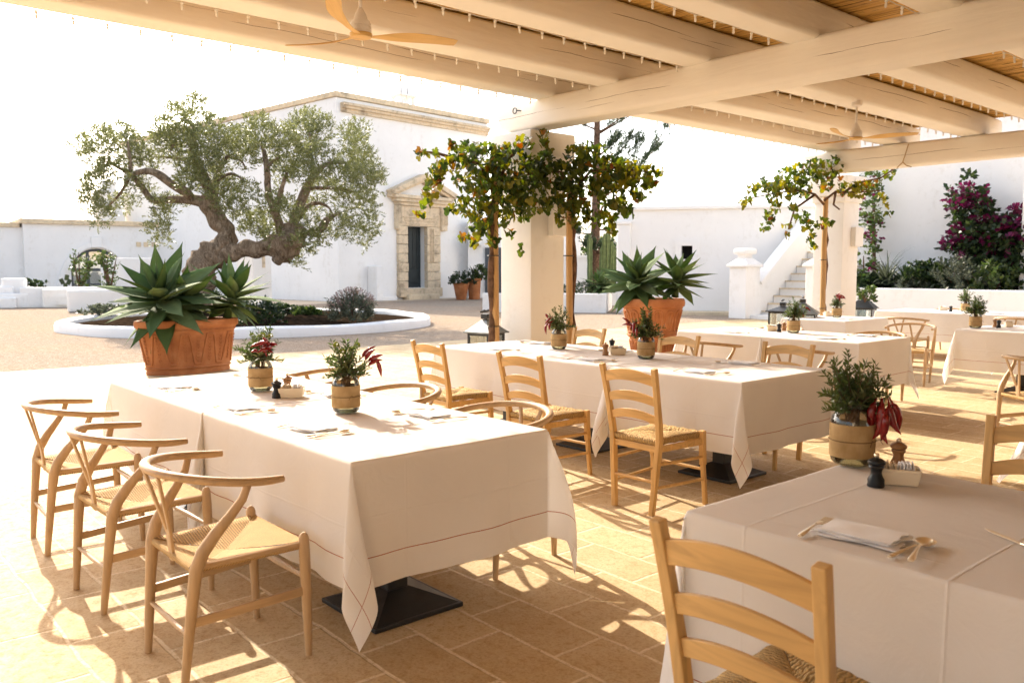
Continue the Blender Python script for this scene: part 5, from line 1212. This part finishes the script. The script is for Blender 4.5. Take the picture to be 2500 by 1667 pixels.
br = MB(); BR_ = [([(515, 495, 0), (470, 485, 0), (455, 470, -.2), (420, 450, -.4), (385, 425, -.5), (355, 418, -.5), (320, 425, -.6)], [.16, .13, .12, .11, .10, .08, .05]),
 ([(505, 500, 0), (460, 488, 0), (400, 488, .3), (370, 487, .3), (345, 455, .3), (320, 428, .2), (300, 415, 0), (260, 395, 0)], [.13, .11, .10, .09, .08, .07, .05, .03]),
 ([(320, 428, -.5), (316, 380, -.5), (312, 345, -.5)], [.06, .045, .02]), ([(318, 428, 0), (295, 470, 0), (270, 498, .2), (255, 510, .3)], [.05, .04, .03, .02]),
 ([(522, 480, 0), (500, 440, -.1), (478, 390, -.1), (470, 350, 0), (478, 320, .2), (465, 300, .3), (440, 290, .4)], [.18, .15, .13, .11, .09, .06, .03]),
 ([(470, 400, 0), (445, 390, .4), (415, 385, .6), (390, 383, .7)], [.07, .05, .04, .02]), ([(478, 350, 0), (455, 330, -.5), (430, 345, -.8), (415, 370, -.8)], [.05, .04, .03, .02]),
 ([(522, 480, 0), (530, 430, .3), (545, 400, .4), (560, 380, .5), (590, 395, .5), (600, 415, .5)], [.12, .08, .06, .05, .03, .02]), ([(530, 440, 0), (560, 425, -.3), (580, 430, -.4), (600, 445, -.4)], [.06, .04, .03, .015]),
 ([(690, 575, -.4), (672, 520, -.5), (655, 470, -.6), (652, 415, -.6), (645, 375, -.5), (635, 345, -.4)], [.14, .11, .09, .08, .06, .03]), ([(652, 412, -.6), (665, 395, -.6), (680, 385, -.6)], [.05, .04, .02]),
 ([(675, 525, -.5), (682, 480, -.7), (700, 420, -.8)], [.09, .07, .04]), ([(712, 560, -.4), (728, 510, -.2), (748, 460, 0), (765, 430, .1), (800, 400, .2), (845, 398, .2)], [.15, .13, .12, .10, .06, .03]),
 ([(712, 555, -.4), (750, 505, .3), (780, 497, .4), (805, 510, .4), (815, 540, .4)], [.08, .06, .05, .03, .02]), ([(712, 570, -.4), (775, 565, -.3), (790, 550, -.3), (800, 535, -.3), (830, 520, -.3)], [.06, .08, .11, .08, .03]),
 ([(660, 600, -.3), (640, 570, -.2), (628, 550, -.1)], [.06, .04, .02]), ([(748, 460, 0), (820, 460, 0), (870, 470, 0)], [.06, .04, .02]), ([(765, 430, .1), (760, 370, .2), (755, 320, .2)], [.05, .04, .02])]
for k, (p_, r_) in enumerate(BR_): limb(br, p_, r_, 9, 10 + k, .06)
cr = MB(); rd = random.Random(77)
BL = [(200, 355, 35, 22), (245, 345, 45, 38), (290, 335, 45, 42), (320, 365, 38, 45), (235, 385, 55, 26), (270, 420, 48, 30), (235, 445, 32, 40), (222, 490, 28, 36), (245, 525, 36, 26), (212, 470, 20, 26), (300, 500, 40, 20), (345, 385, 32, 30), (365, 400, 32, 26), (330, 455, 26, 26),
 (425, 275, 34, 22), (470, 265, 40, 26), (480, 245, 26, 14), (400, 318, 40, 30), (430, 345, 46, 36), (400, 345, 30, 26), (480, 310, 44, 40), (520, 300, 26, 22), (440, 375, 48, 26), (505, 350, 50, 38), (460, 420, 30, 34), (500, 400, 50, 40), (520, 440, 50, 36), (465, 450, 40, 28), (540, 480, 44, 28), (555, 340, 46, 32), (590, 350, 40, 34), (560, 385, 40, 28), (600, 390, 30, 26), (400, 500, 36, 22), (395, 530, 28, 18), (382, 562, 32, 22), (398, 590, 18, 16), (360, 470, 22, 14), (430, 500, 24, 18), (570, 510, 34, 26), (590, 540, 30, 22), (570, 460, 34, 20),
 (640, 330, 40, 36), (620, 300, 30, 20), (655, 370, 34, 30), (690, 340, 32, 34), (735, 300, 34, 30), (760, 285, 22, 20), (745, 330, 50, 36), (785, 320, 32, 40), (720, 380, 50, 40), (770, 385, 50, 36), (690, 420, 40, 30), (740, 430, 40, 34), (850, 330, 24, 22), (875, 320, 26, 26), (865, 360, 34, 34), (890, 395, 32, 34), (855, 400, 36, 36), (905, 430, 34, 34), (880, 440, 44, 36), (830, 430, 44, 36), (925, 450, 18, 24), (800, 460, 40, 30), (855, 490, 44, 34), (895, 500, 30, 30), (905, 545, 26, 30), (885, 580, 28, 26), (860, 560, 30, 24), (820, 545, 34, 26), (790, 580, 36, 24), (750, 590, 40, 24), (740, 620, 30, 16), (725, 645, 16, 16), (700, 510, 30, 28), (660, 500, 36, 30), (640, 540, 44, 28), (660, 575, 34, 22), (620, 560, 34, 22), (745, 540, 40, 30), (770, 505, 30, 24), (610, 470, 26, 20)]
for (bx_, by_, rx_, ry_) in BL:
    rx_ *= .84; ry_ *= .84; nn = int(rx_ * ry_ / 8.2)
    cd = rd.uniform(-1.3, 1.3)
    for i in range(nn):
        a = rd.uniform(0, 6.28); k = rd.random() ** .5; u = math.cos(a) * k; v = math.sin(a) * k; ex = 1.15 if rd.random() < .1 else 1
        p = OP(bx_ + u * rx_ * ex, by_ + v * ry_ * ex, cd + rd.uniform(-.9, .9)); d = Vector((u * .6 * CR.x, u * .6 * CR.y, -v * .7 + .55)) + Vector((rd.uniform(-.5, .5), rd.uniform(-.5, .5), rd.uniform(-.5, .5)))
        sprig(cr, p, d, rd.uniform(.13, .26), 10, .095, .0145, rd, .12, .75)
br.build('branches', M['olivebark'], ov, smooth=True); cr.build('crown', M['olive'], ov)
# ---------------------------------------------------------------- grape vines on stakes
LEAF = []
for k, (rr) in enumerate((.35, .75, .95, .62, .9, 1.12, .9, .62, .95, .75, .35)): 
    t = R(-160 + 32 * k); LEAF.append((rr * math.sin(t), rr * math.cos(t)))
def grape_leaf(b, p, nrm, up, s, mi, rd):
    n = Vector(nrm).normalized(); u = Vector(up) - n * Vector(up).dot(n)
    if u.length < .05: u = n.orthogonal()
    u.normalize(); w = n.cross(u); fold = rd.uniform(.05, .45); o = len(b.v); b.v.append(tuple(p))
    for x, y in LEAF: b.v.append(tuple(p + (w * x + u * y + n * (abs(x) * fold - .25 * y * y * fold + rd.uniform(-.05, .05))) * s))
    for k in range(len(LEAF) - 1): b.f.append((o, o + 1 + k, o + 2 + k)); b.m.append(mi)
def vine(name, dep, blobs, stem, arms, label, seed, base, dens=1.0, leaf=.047):
    rd = random.Random(seed); r = empty(name, base, 0, label, 'grapevine', 'grapevines trained up stakes beside the pillars'); B = Vector(base); g = MB(); st = MB()
    pts = [Vector(p) - B for p in stem]; out = []
    for i in range(len(pts) - 1):
        for k in range(4): out.append(pts[i].lerp(pts[i + 1], k / 4) + Vector((.018 * math.sin(i * 4 + k * 1.9), .018 * math.cos(i * 3 + k * 2.3), 0)))
    out.append(pts[-1]); st.tube(out, [.030 + .008 * math.sin(i * 1.3) for i in range(len(out))], 8)
    for arm in arms:
        P = [at(px, py, dep + dz) - B for px, py, dz in arm]; st.tube(P, [.02 - .014 * i / len(P) for i in range(len(P))], 6)
    for (bx_, by_, rx_, ry_, au) in blobs:
        n = int(rx_ * ry_ * dens / 26) + 2; cd = rd.uniform(-.12, .12)
        for i in range(n):
            a = rd.uniform(0, 6.28); k = rd.random() ** .5; dz = rd.uniform(-.30, .30) * min(1, rx_ / 40)
            p = at(bx_ + math.cos(a) * k * rx_, by_ + math.sin(a) * k * ry_, dep + cd + dz) - B
            nr = Vector((rd.uniform(-1, 1), rd.uniform(-1.2, .6), rd.uniform(-.2, 1))); mi = 0 if rd.random() > au * .9 else (1 if rd.random() < .84 else 2)
            grape_leaf(g, p, nr, (rd.uniform(-.6, .6), rd.uniform(-.6, .6), -1), leaf * rd.uniform(.6, 1.25), mi, rd)
    st.build('stem', M['bark'], r, smooth=True); g.build('leaves', [M['grape_g'], M['grape_y'], M['grape_o']], r); return r
def stake(x, y, h, r_, label):
    b = MB(); b.tube([(0, 0, 0), (.004, 0, h * .3), (-.004, .004, h * .7), (0, 0, h)], [r_, r_ * .97, r_ * .95, r_ * .9], 14); o = b.build('wooden_stake', M['stake'], smooth='auto', loc=(x, y, .004)); tag(o, label, 'stake', 'round wooden stakes beside the pillars')
    for k, z_ in enumerate((.86, 1.58)):
        t = MB(); t.tube([((r_ + .004) * 1.5 * math.cos(q * PI / 6) - .02, (r_ + .004) * math.sin(q * PI / 6), z_) for q in range(12)], .005, 5, closed=True); t.build('tie', M['iron'], o)
    return o
sL = at(1209, 600, 8.62); sR = at(1391, 600, 8.72); s2 = at(2014, 560, 12.55)
stake(sL.x, sL.y, 2.4, .040, 'wooden stake on the left of the first pillar'); stake(sR.x, sR.y, 2.4, .036, 'wooden stake on the right of the first pillar'); stake(s2.x, s2.y, 2.5, .042, 'wooden stake in front of the second pillar')
stem = lambda s, ox: [(s.x + ox, s.y, 0), (s.x + ox * 1.2, s.y, .5), (s.x + ox * .8, s.y + .01, 1.0), (s.x + ox * 1.1, s.y, 1.5), (s.x + ox * .8, s.y, 2.0), (s.x + ox * .3, s.y, 2.3)]
BLV = [(1312, 430, 46, 34, .1), (1335, 392, 30, 30, .1), (1292, 500, 30, 26, .2), (1190, 385, 60, 42, .25), (1135, 375, 40, 32, .4), (1165, 430, 62, 42, .45), (1245, 400, 55, 42, .15), (1205, 470, 62, 44, .4), (1150, 490, 34, 40, .6), (1245, 480, 44, 44, .15), (1195, 535, 46, 34, .35), (1265, 520, 34, 22, .2), (1290, 455, 40, 44, .15), (1310, 400, 38, 28, .1), (1100, 395, 32, 14, .6), (1078, 415, 26, 20, .85), (1062, 440, 24, 26, .9), (1052, 472, 20, 20, .9), (1038, 500, 16, 14, .5), (1022, 522, 12, 10, .6), (1115, 505, 16, 12, .6), (1095, 508, 12, 10, .5), (1050, 372, 30, 8, .8), (1026, 372, 12, 12, .9), (1106, 352, 8, 10, .6), (1165, 555, 22, 22, .35), (1200, 585, 16, 16, .2), (1160, 588, 18, 12, .5), (1135, 575, 14, 12, .6), (1245, 570, 12, 12, .1), (1270, 605, 10, 12, .2), (1325, 335, 16, 22, .35), (1280, 350, 20, 18, .5), (1250, 362, 30, 14, .5), (1345, 470, 26, 32, .35), (1330, 500, 18, 18, .5)]
BRV = [(1410, 385, 40, 36, .08), (1390, 430, 42, 40, .1), (1440, 370, 40, 26, .2), (1450, 420, 50, 42, .15), (1500, 415, 42, 40, .35), (1490, 460, 46, 36, .4), (1540, 420, 34, 32, .55), (1560, 450, 34, 32, .45), (1582, 412, 16, 14, .5), (1605, 415, 12, 10, .6), (1590, 440, 18, 18, .4), (1430, 475, 44, 36, .2), (1390, 490, 30, 36, .5), (1372, 520, 20, 28, .6), (1420, 520, 24, 26, .55), (1400, 545, 14, 12, .6), (1450, 530, 30, 22, .2), (1495, 510, 34, 22, .3), (1530, 515, 18, 16, .1), (1490, 545, 14, 18, .4), (1520, 505, 16, 10, .2), (1497, 560, 10, 12, .6), (1370, 455, 22, 36, .3), (1560, 480, 16, 14, .3)]
BV2 = [(1880, 452, 34, 22, .3), (1920, 432, 34, 22, .35), (1905, 465, 40, 24, .35), (1950, 455, 34, 28, .3), (1965, 420, 34, 24, .3), (2000, 410, 34, 26, .3), (2020, 440, 34, 26, .55), (2040, 400, 20, 20, .25), (2052, 385, 12, 14, .1), (2070, 460, 30, 18, .9), (2110, 455, 26, 14, .9), (2090, 475, 16, 10, .95), (1845, 462, 20, 14, .5), (1825, 488, 16, 9, .6), (1812, 498, 10, 6, .5), (1890, 500, 18, 18, .3), (1875, 530, 16, 18, .2), (1865, 555, 10, 10, .2), (1940, 505, 16, 8, .2), (1955, 530, 22, 14, .3), (1972, 550, 14, 14, .35), (1978, 580, 12, 20, .35), (1984, 600, 8, 10, .5), (2005, 545, 14, 16, .4), (1920, 553, 10, 7, 1), (1925, 575, 9, 9, 1), (2152, 480, 10, 10, 1), (2160, 500, 8, 8, 1), (2120, 460, 12, 14, .6), (2145, 445, 14, 9, .15), (2170, 425, 14, 10, .15), (2190, 415, 10, 8, .1), (2095, 392, 6, 4, .1), (2170, 518, 7, 7, .2), (2030, 545, 8, 8, .2)]
vine('grapevine', 8.55, BLV, stem(sL, -.055), [[(1209, 470, 0), (1170, 400, 0), (1120, 385, 0), (1085, 395, 0), (1060, 440, 0)], [(1209, 450, 0), (1260, 430, 0), (1320, 420, 0)], [(1110, 388, 0), (1070, 375, 0), (1030, 370, 0)], [(1209, 470, 0), (1240, 390, 0), (1300, 330, .3)]], 'autumn coloured grapevine left of the first pillar with a golden arm hanging left', 5, (sL.x, sL.y, .004), 1.2)
vine('grapevine', 8.62, BRV, stem(sR, .055), [[(1391, 480, 0), (1440, 420, 0), (1500, 410, 0), (1580, 420, 0)], [(1391, 470, 0), (1370, 420, 0), (1330, 420, 0)]], 'dark green grapevine right of the first pillar, before the pine', 6, (sR.x, sR.y, .004), 1.15)
vine('grapevine', 12.35, BV2, stem(s2, .045), [[(2012, 500, 0), (1990, 475, 0), (1960, 465, 0), (1900, 470, 0), (1830, 485, 0)], [(2012, 490, 0), (2040, 468, 0), (2090, 470, 0), (2150, 465, 0)], [(2040, 470, 0), (2035, 500, 0), (2050, 512, 0)], [(2060, 470, 0), (2100, 445, 0), (2150, 435, -.2), (2200, 400, -.3)], [(1990, 475, 0), (1940, 510, 0), (1925, 560, 0)]], 'sparse grapevine with orange leaves at the second pillar', 7, (s2.x, s2.y, .004), 1.6, .053)
# rope tied round the second beam
b = MB(); P = [onplane(2218, 352, (11.72, 0, 0), (1, 0, 0)), onplane(2212, 372, (11.70, 0, 0), (1, 0, 0)), onplane(2204, 396, (11.70, 0, 0), (1, 0, 0)), onplane(2190, 410, (11.66, 0, 0), (1, 0, 0))]
b.tube(P, .008, 6); b.tube([P[2], onplane(2212, 404, (11.70, 0, 0), (1, 0, 0)), onplane(2225, 408, (11.70, 0, 0), (1, 0, 0))], .008, 6); tag(b.build('rope', M['rope']), 'jute rope tied round the second pergola beam', 'rope')

# ---------------------------------------------------------------- pine, cactus, bed plants
PD = 31.0; pb0 = at(1452, 745, PD); pn = empty('norfolk_pine', (pb0.x, pb0.y, 0), 0, 'tall Norfolk pine with tiered branches behind the right grapevine', 'pine tree'); PB = pn.location.copy()
PP = lambda px, py, dz=0: at(px, py, PD + dz) - PB
b = MB(); b.tube([PP(1450, 760), PP(1452, 650), PP(1455, 500), PP(1457, 380), PP(1458, 280), PP(1460, 120), PP(1461, 60)], [.21, .19, .16, .13, .11, .06, .02], 12); b.build('trunk', M['bark'], pn, smooth=True)
b = MB(); g = MB(); rd = random.Random(31)
brs = [((1457, 490), (1540, 450), (1625, 318)), ((1457, 470), (1520, 450), (1592, 372)), ((1457, 440), (1520, 425), (1560, 352)), ((1457, 420), (1500, 390), (1535, 345)), ((1457, 330), (1490, 310), (1560, 272)), ((1457, 318), (1430, 305), (1395, 298)), ((1457, 325), (1510, 300), (1540, 262)), ((1457, 470), (1410, 450), (1360, 400)), ((1457, 560), (1500, 565), (1530, 540)), ((1457, 570), (1420, 575), (1390, 560)), ((1457, 380), (1480, 372), (1500, 345)), ((1457, 400), (1430, 385), (1405, 372)), ((1457, 620), (1470, 615), (1482, 602)), ((1457, 620), (1445, 612), (1438, 600)), ((1457, 230), (1500, 215), (1540, 190)), ((1457, 230), (1410, 210), (1370, 190)), ((1457, 150), (1490, 140), (1510, 120)), ((1457, 150), (1425, 135), (1400, 120))]
for k, pts in enumerate(brs):
    dz = rd.uniform(-1.2, 1.2); P = [PP(pts[0][0], pts[0][1], 0), PP(pts[1][0], pts[1][1], dz * .5), PP(pts[2][0], pts[2][1], dz)]
    Q = []
    for i in range(11): t = i / 10; Q.append(P[0] * (1 - t) ** 2 + P[1] * 2 * t * (1 - t) + P[2] * t * t)
    b.tube(Q, [.045 - .0035 * i for i in range(11)], 6)
    for i in range(4, 11):
        for s in range(5 if i < 10 else 14):
            c = Q[i] + Vector((rd.uniform(-.15, .15), rd.uniform(-.15, .15), rd.uniform(-.05, .1))); d = (Q[min(10, i + 1)] - Q[i - 1]).normalized() * .8 + Vector((rd.uniform(-.6, .6), rd.uniform(-.6, .6), rd.uniform(.1, .9))); sprig(g, c, d, rd.uniform(.25, .5), 22, .13, .016, rd, 0, .5)
b.build('branches', M['bark'], pn, smooth=True); g.build('crown', M['pine'], pn)
o = at(1482, 715, 29.5); b = MB(); rd = random.Random(3)
for k, (px, y0_, y1_) in enumerate(((1476, 715, 570), (1484, 715, 560), (1492, 715, 590), (1499, 715, 605), (1470, 715, 600), (1505, 700, 622), (1440, 715, 575))):
    a_ = at(px - (3 if k < 5 else 0), y0_, 29.5) - Vector((o.x, o.y, .6)); c_ = at(px + (k % 3), y1_, 29.5) - Vector((o.x, o.y, .6)); n = 10; st_ = len(b.v)
    for i in range(n + 1):
        t = i / n; p = a_.lerp(c_, t); r_ = .085 * (1 if i < n else .35) * (1 + .08 * math.sin(i * 2.2))
        for j in range(12): q = 2 * PI * j / 12; rr = r_ * (1.15 if j % 2 else .7); b.v.append((p.x + rr * math.cos(q), p.y + rr * math.sin(q), p.z))
    for i in range(n):
        for j in range(12): b.f.append((st_ + i * 12 + j, st_ + i * 12 + (j + 1) % 12, st_ + (i + 1) * 12 + (j + 1) % 12, st_ + (i + 1) * 12 + j)); b.m.append(0)
    b.f.append(tuple(st_ + n * 12 + j for j in range(12))); b.m.append(0)
q = b.build('column_cactus', M['cactus'], loc=(o.x, o.y, .6)); tag(q, 'pale green column cactus right of the pine trunk', 'cactus')
o = at(1466, 705, 28.6); agave((o.x, o.y, .78), .68, 34, 15, 'dark agave growing in the white raised bed by the pine', (0, 0), None)
o = at(1422, 712, 28.8); shrub('ground_juniper', (o.x, o.y, .56), .75, .5, .38, 130, .07, .02, [M['shrub_d']], 'low dark ground cover shrub in the raised bed left of the agave', 'shrub', 81)
o = at(1465, 600, 44); shrub('far_bush', (o.x, o.y, .6), 1.8, 1.2, 2.2, 120, .25, .08, [M['shrub']], 'distant bush behind the cactus', 'shrub', 82)

# climbers on the arched window and small plants on the garden wall
for k, (px, dx_, lab) in enumerate(((196, 30, 'leafy climber left of the arched window post'), (268, 24, 'leafy climber on the right half of the arched window'))):
    o = at(px, 706, 36.5); r = empty('climbing_shrub', (o.x, o.y, 0), 0, lab, 'shrub', 'climbers before the arched window'); g = MB(); st = MB(); rd = random.Random(90 + k); Bq = r.location.copy()
    for s in range(5):
        x_ = px + rd.uniform(-dx_, dx_); top = rd.uniform(612, 650); st.tube([at(px, 712, 36.5) - Bq, at((px + x_) / 2, 670, 36.5) - Bq, at(x_, top, 36.5) - Bq], [.05, .035, .01], 5)
        for j in range(16):
            t = rd.random(); xx = px + (x_ - px) * t ** .7 + rd.uniform(-9, 9); yy = 706 + (top - 706) * t + rd.uniform(-5, 5); sprig(g, at(xx, yy, 36.5 + rd.uniform(-.4, .4)) - Bq, (rd.uniform(-1, 1), rd.uniform(-1, 1), .4), .28, 7, .13, .04, rd)
    g.build('foliage', M['shrub'], r); st.build('stem', M['bark'], r)
for k, (px, py, s, lab) in enumerate(((70, 703, .28, 'small round plant at the left of the garden wall'), (93, 703, .25, 'small round plant right of its twin on the garden wall'))):
    o = at(px, py, 33); shrub('small_plant', (o.x, o.y, .62), s, s, s * 1.3, 24, .12, .05, [M['shrub_d']], lab, 'plant', 95 + k, group='small plants on the garden wall')
o = at(160, 703, 33.5); b = MB()
for (dx_, dz_, a) in ((0, .3, 0), (.22, .55, .5), (-.2, .6, -.4), (.1, .85, .2)): 
    Mx = Matrix.Rotation(a, 3, 'Y'); b.box((dx_, 0, dz_), (.26, .06, .38), M=Mx, bev=.028)
q = b.build('prickly_pear', M['shrub_d'], loc=(o.x, o.y, .6)); q.scale = (.6, .6, .6); tag(q, 'small prickly pear by the garden wall under the arch', 'cactus')

# ---------------------------------------------------------------- flower bed at right
FX = 22.4
def bp(px, py, X=FX): return onplane(px, py, (X, 0, 0), (1, 0, 0))
def wallplant(name, blobs, label, seed, X, mats, dens, ll, lw, cat='climber', pinks=None):
    rd = random.Random(seed); b0 = bp(blobs[0][0], 706, X); r = empty(name, (X, b0.y, 0), 0, label, cat); B = r.location.copy(); g = MB(); f = MB(); st = MB()
    for (bx_, by_, rx_, ry_, pk) in blobs:
        for i in range(int(rx_ * ry_ * dens / 30)):
            a = rd.uniform(0, 6.28); k = rd.random() ** .5; p = bp(bx_ + math.cos(a) * k * rx_, by_ + math.sin(a) * k * ry_, X + rd.uniform(-.5, .35)) - B
            d = Vector((-1, rd.uniform(-1, 1), rd.uniform(-.6, 1))); fl = rd.random() < pk
            sprig(f if fl else g, p, d, rd.uniform(.15, .3), 7, ll * (.8 if fl else 1), lw * (1.25 if fl else 1), rd, .1, 1)
        st.tube([bp(blobs[-1][0], 706, X) - B, bp((bx_ + blobs[-1][0]) / 2, (by_ + 706) / 2, X) - B, bp(bx_, by_, X) - B], [.05, .03, .012], 5)
    g.build('foliage', mats, r); f.build('blossom', M['pink'], r); st.build('stem', M['bark'], r); return r
BG = [(2368, 440, 6, 18, .0), (2375, 470, 18, 16, .5), (2350, 485, 34, 22, .5), (2395, 485, 30, 22, .45), (2360, 515, 40, 24, .5), (2410, 520, 22, 24, .25), (2345, 540, 24, 14, .3), (2400, 560, 40, 26, .4), (2450, 545, 30, 20, .5), (2440, 580, 28, 20, .4), (2340, 575, 22, 20, .7), (2365, 590, 36, 24, .5), (2330, 600, 26, 18, .4), (2400, 610, 50, 30, .1), (2450, 620, 50, 30, .05), (2370, 625, 40, 24, .15), (2470, 570, 30, 28, .8), (2490, 515, 16, 14, .9), (2490, 560, 16, 40, .6), (2420, 660, 66, 36, .0), (2470, 670, 40, 40, .0), (2390, 680, 50, 26, .0), (2480, 620, 30, 40, .0)]
wallplant('bougainvillea', BG, 'large bougainvillea with magenta blossoms on the far right wall', 101, 23.0, M['shrub_d'], 1.6, .14, .05)
BG2 = [(2130, 445, 20, 22, .1), (2135, 480, 22, 22, .15), (2128, 515, 22, 22, .1), (2135, 545, 20, 20, .12), (2132, 580, 20, 22, .15), (2136, 610, 18, 18, .1), (2138, 640, 14, 20, .2), (2135, 670, 12, 20, .1)]
wallplant('bougainvillea_column', BG2, 'narrow column of bougainvillea right of the second pillar', 102, 23.2, M['shrub'], 1.6, .12, .04)
BG3 = [(2106, 660, 10, 16, 0), (2108, 625, 8, 8, 0), (2110, 685, 10, 14, 0)]
wallplant('light_creeper', BG3, 'thin bright green creeper beside the second pillar', 103, 22.2, M['shrub'], 1.2, .12, .04)
zt = zb
for k, (px, L_, n_, m_, lab) in enumerate(((2165, 1.15, 90, 'grey', 'arching grass clump leftmost in the flower bed'), (2210, 1.1, 90, 'shrub_d', 'spiky dark clump second from left in the flower bed'), (2300, .8, 60, 'grey', 'low grey spiky clump beside the succulent bushes'))):
    q = bp(px, 702, 22.3); strap('spiky_plant', (22.3, q.y, zt - .1), L_ * .85, n_, .03, M[m_], lab, 'plant', 110 + k, 'plants in the long flower bed', (.3, 1.4), .2)
for k, (px, rx, rz_, m_, lab) in enumerate(((2255, .42, .85, 'shrub_d', 'upright succulent bush left of its twin in the flower bed'), (2285, .38, .85, 'shrub_d', 'upright succulent bush right of its twin in the flower bed'), (2335, .85, .85, 'grey', 'fine grey green bush left under the bougainvillea'), (2380, .8, .7, 'grey', 'fine grey green bush right under the bougainvillea'), (2425, .7, .7, 'shrub', 'olive green bush at the right of the flower bed'), (2130, .6, .45, 'shrub_d', 'low dark bush at the left end of the flower bed'), (2240, .7, .35, 'grey', 'low silver cushion under the succulent bushes'))):
    q = bp(px, 702, 22.2); shrub('bed_shrub', (22.2, q.y, zt - .12), rx * .85, .4, rz_ * .85, 120, .13, .02 if m_ == 'grey' else .04, [M[m_]], lab, 'shrub', 120 + k, .9, group='plants in the long flower bed')
strap('tall_spike_plant', (22.4, bp(2163, 702, 22.4).y, zt), 1.3, 14, .012, M['grey'], 'thin tall flower spikes left in the flower bed', 'plant', 131, None, (1.2, 1.5))
o = at(2112, 725, 15.0); wl = shrub('lantern_plant', (o.x, o.y, .86), .16, .16, .24, 40, .07, .02, [M['shrub']], 'small green plant on top of the lantern right of the second pillar', 'plant', 140)

# ================================================================ LIGHT, SKY, CAMERA
EL = R(31.5); sv = Vector((.17, 1, 0)).normalized(); SDIR = Vector((sv.x * math.cos(EL), sv.y * math.cos(EL), math.sin(EL)))
L = bpy.data.lights.new('sun', 'SUN'); L.energy = 3.0; L.angle = R(.6); L.color = (1, .88, .72)
lo = bpy.data.objects.new('sun', L); COL.objects.link(lo); lo.rotation_euler = (-SDIR).to_track_quat('-Z', 'Y').to_euler()
w = bpy.data.worlds.new('World'); S.world = w; w.use_nodes = True; nt = w.node_tree; bg = nt.nodes['Background']
sk = nt.nodes.new('ShaderNodeTexSky'); sk.sky_type = 'NISHITA'; sk.sun_disc = False; sk.sun_elevation = EL; sk.sun_rotation = math.atan2(sv.x, sv.y); sk.air_density = 1.0; sk.dust_density = 3.0; sk.ozone_density = .6; sk.altitude = 0
hs = nt.nodes.new('ShaderNodeHueSaturation'); hs.inputs['Saturation'].default_value = .65; nt.links.new(sk.outputs[0], hs.inputs['Color']); nt.links.new(hs.outputs[0], bg.inputs[0]); bg.inputs[1].default_value = .15
cam = bpy.data.cameras.new('camera'); co = bpy.data.objects.new('camera', cam); COL.objects.link(co); S.camera = co
co.matrix_world = Matrix(((CR.x, CU.x, -CF.x, 0), (CR.y, CU.y, -CF.y, 0), (CR.z, CU.z, -CF.z, HC), (0, 0, 0, 1)))
cam.sensor_width = 36; cam.lens = 36 * FL / 2500; cam.clip_end = 2000; cam.clip_start = .05
cam.dof.use_dof = True; cam.dof.focus_distance = 5.2; cam.dof.aperture_fstop = 5.0
S.render.resolution_x = 1024; S.render.resolution_y = 682
S.view_settings.view_transform = 'Standard'; S.view_settings.look = 'None'; S.view_settings.exposure = 1.72; S.view_settings.gamma = 1
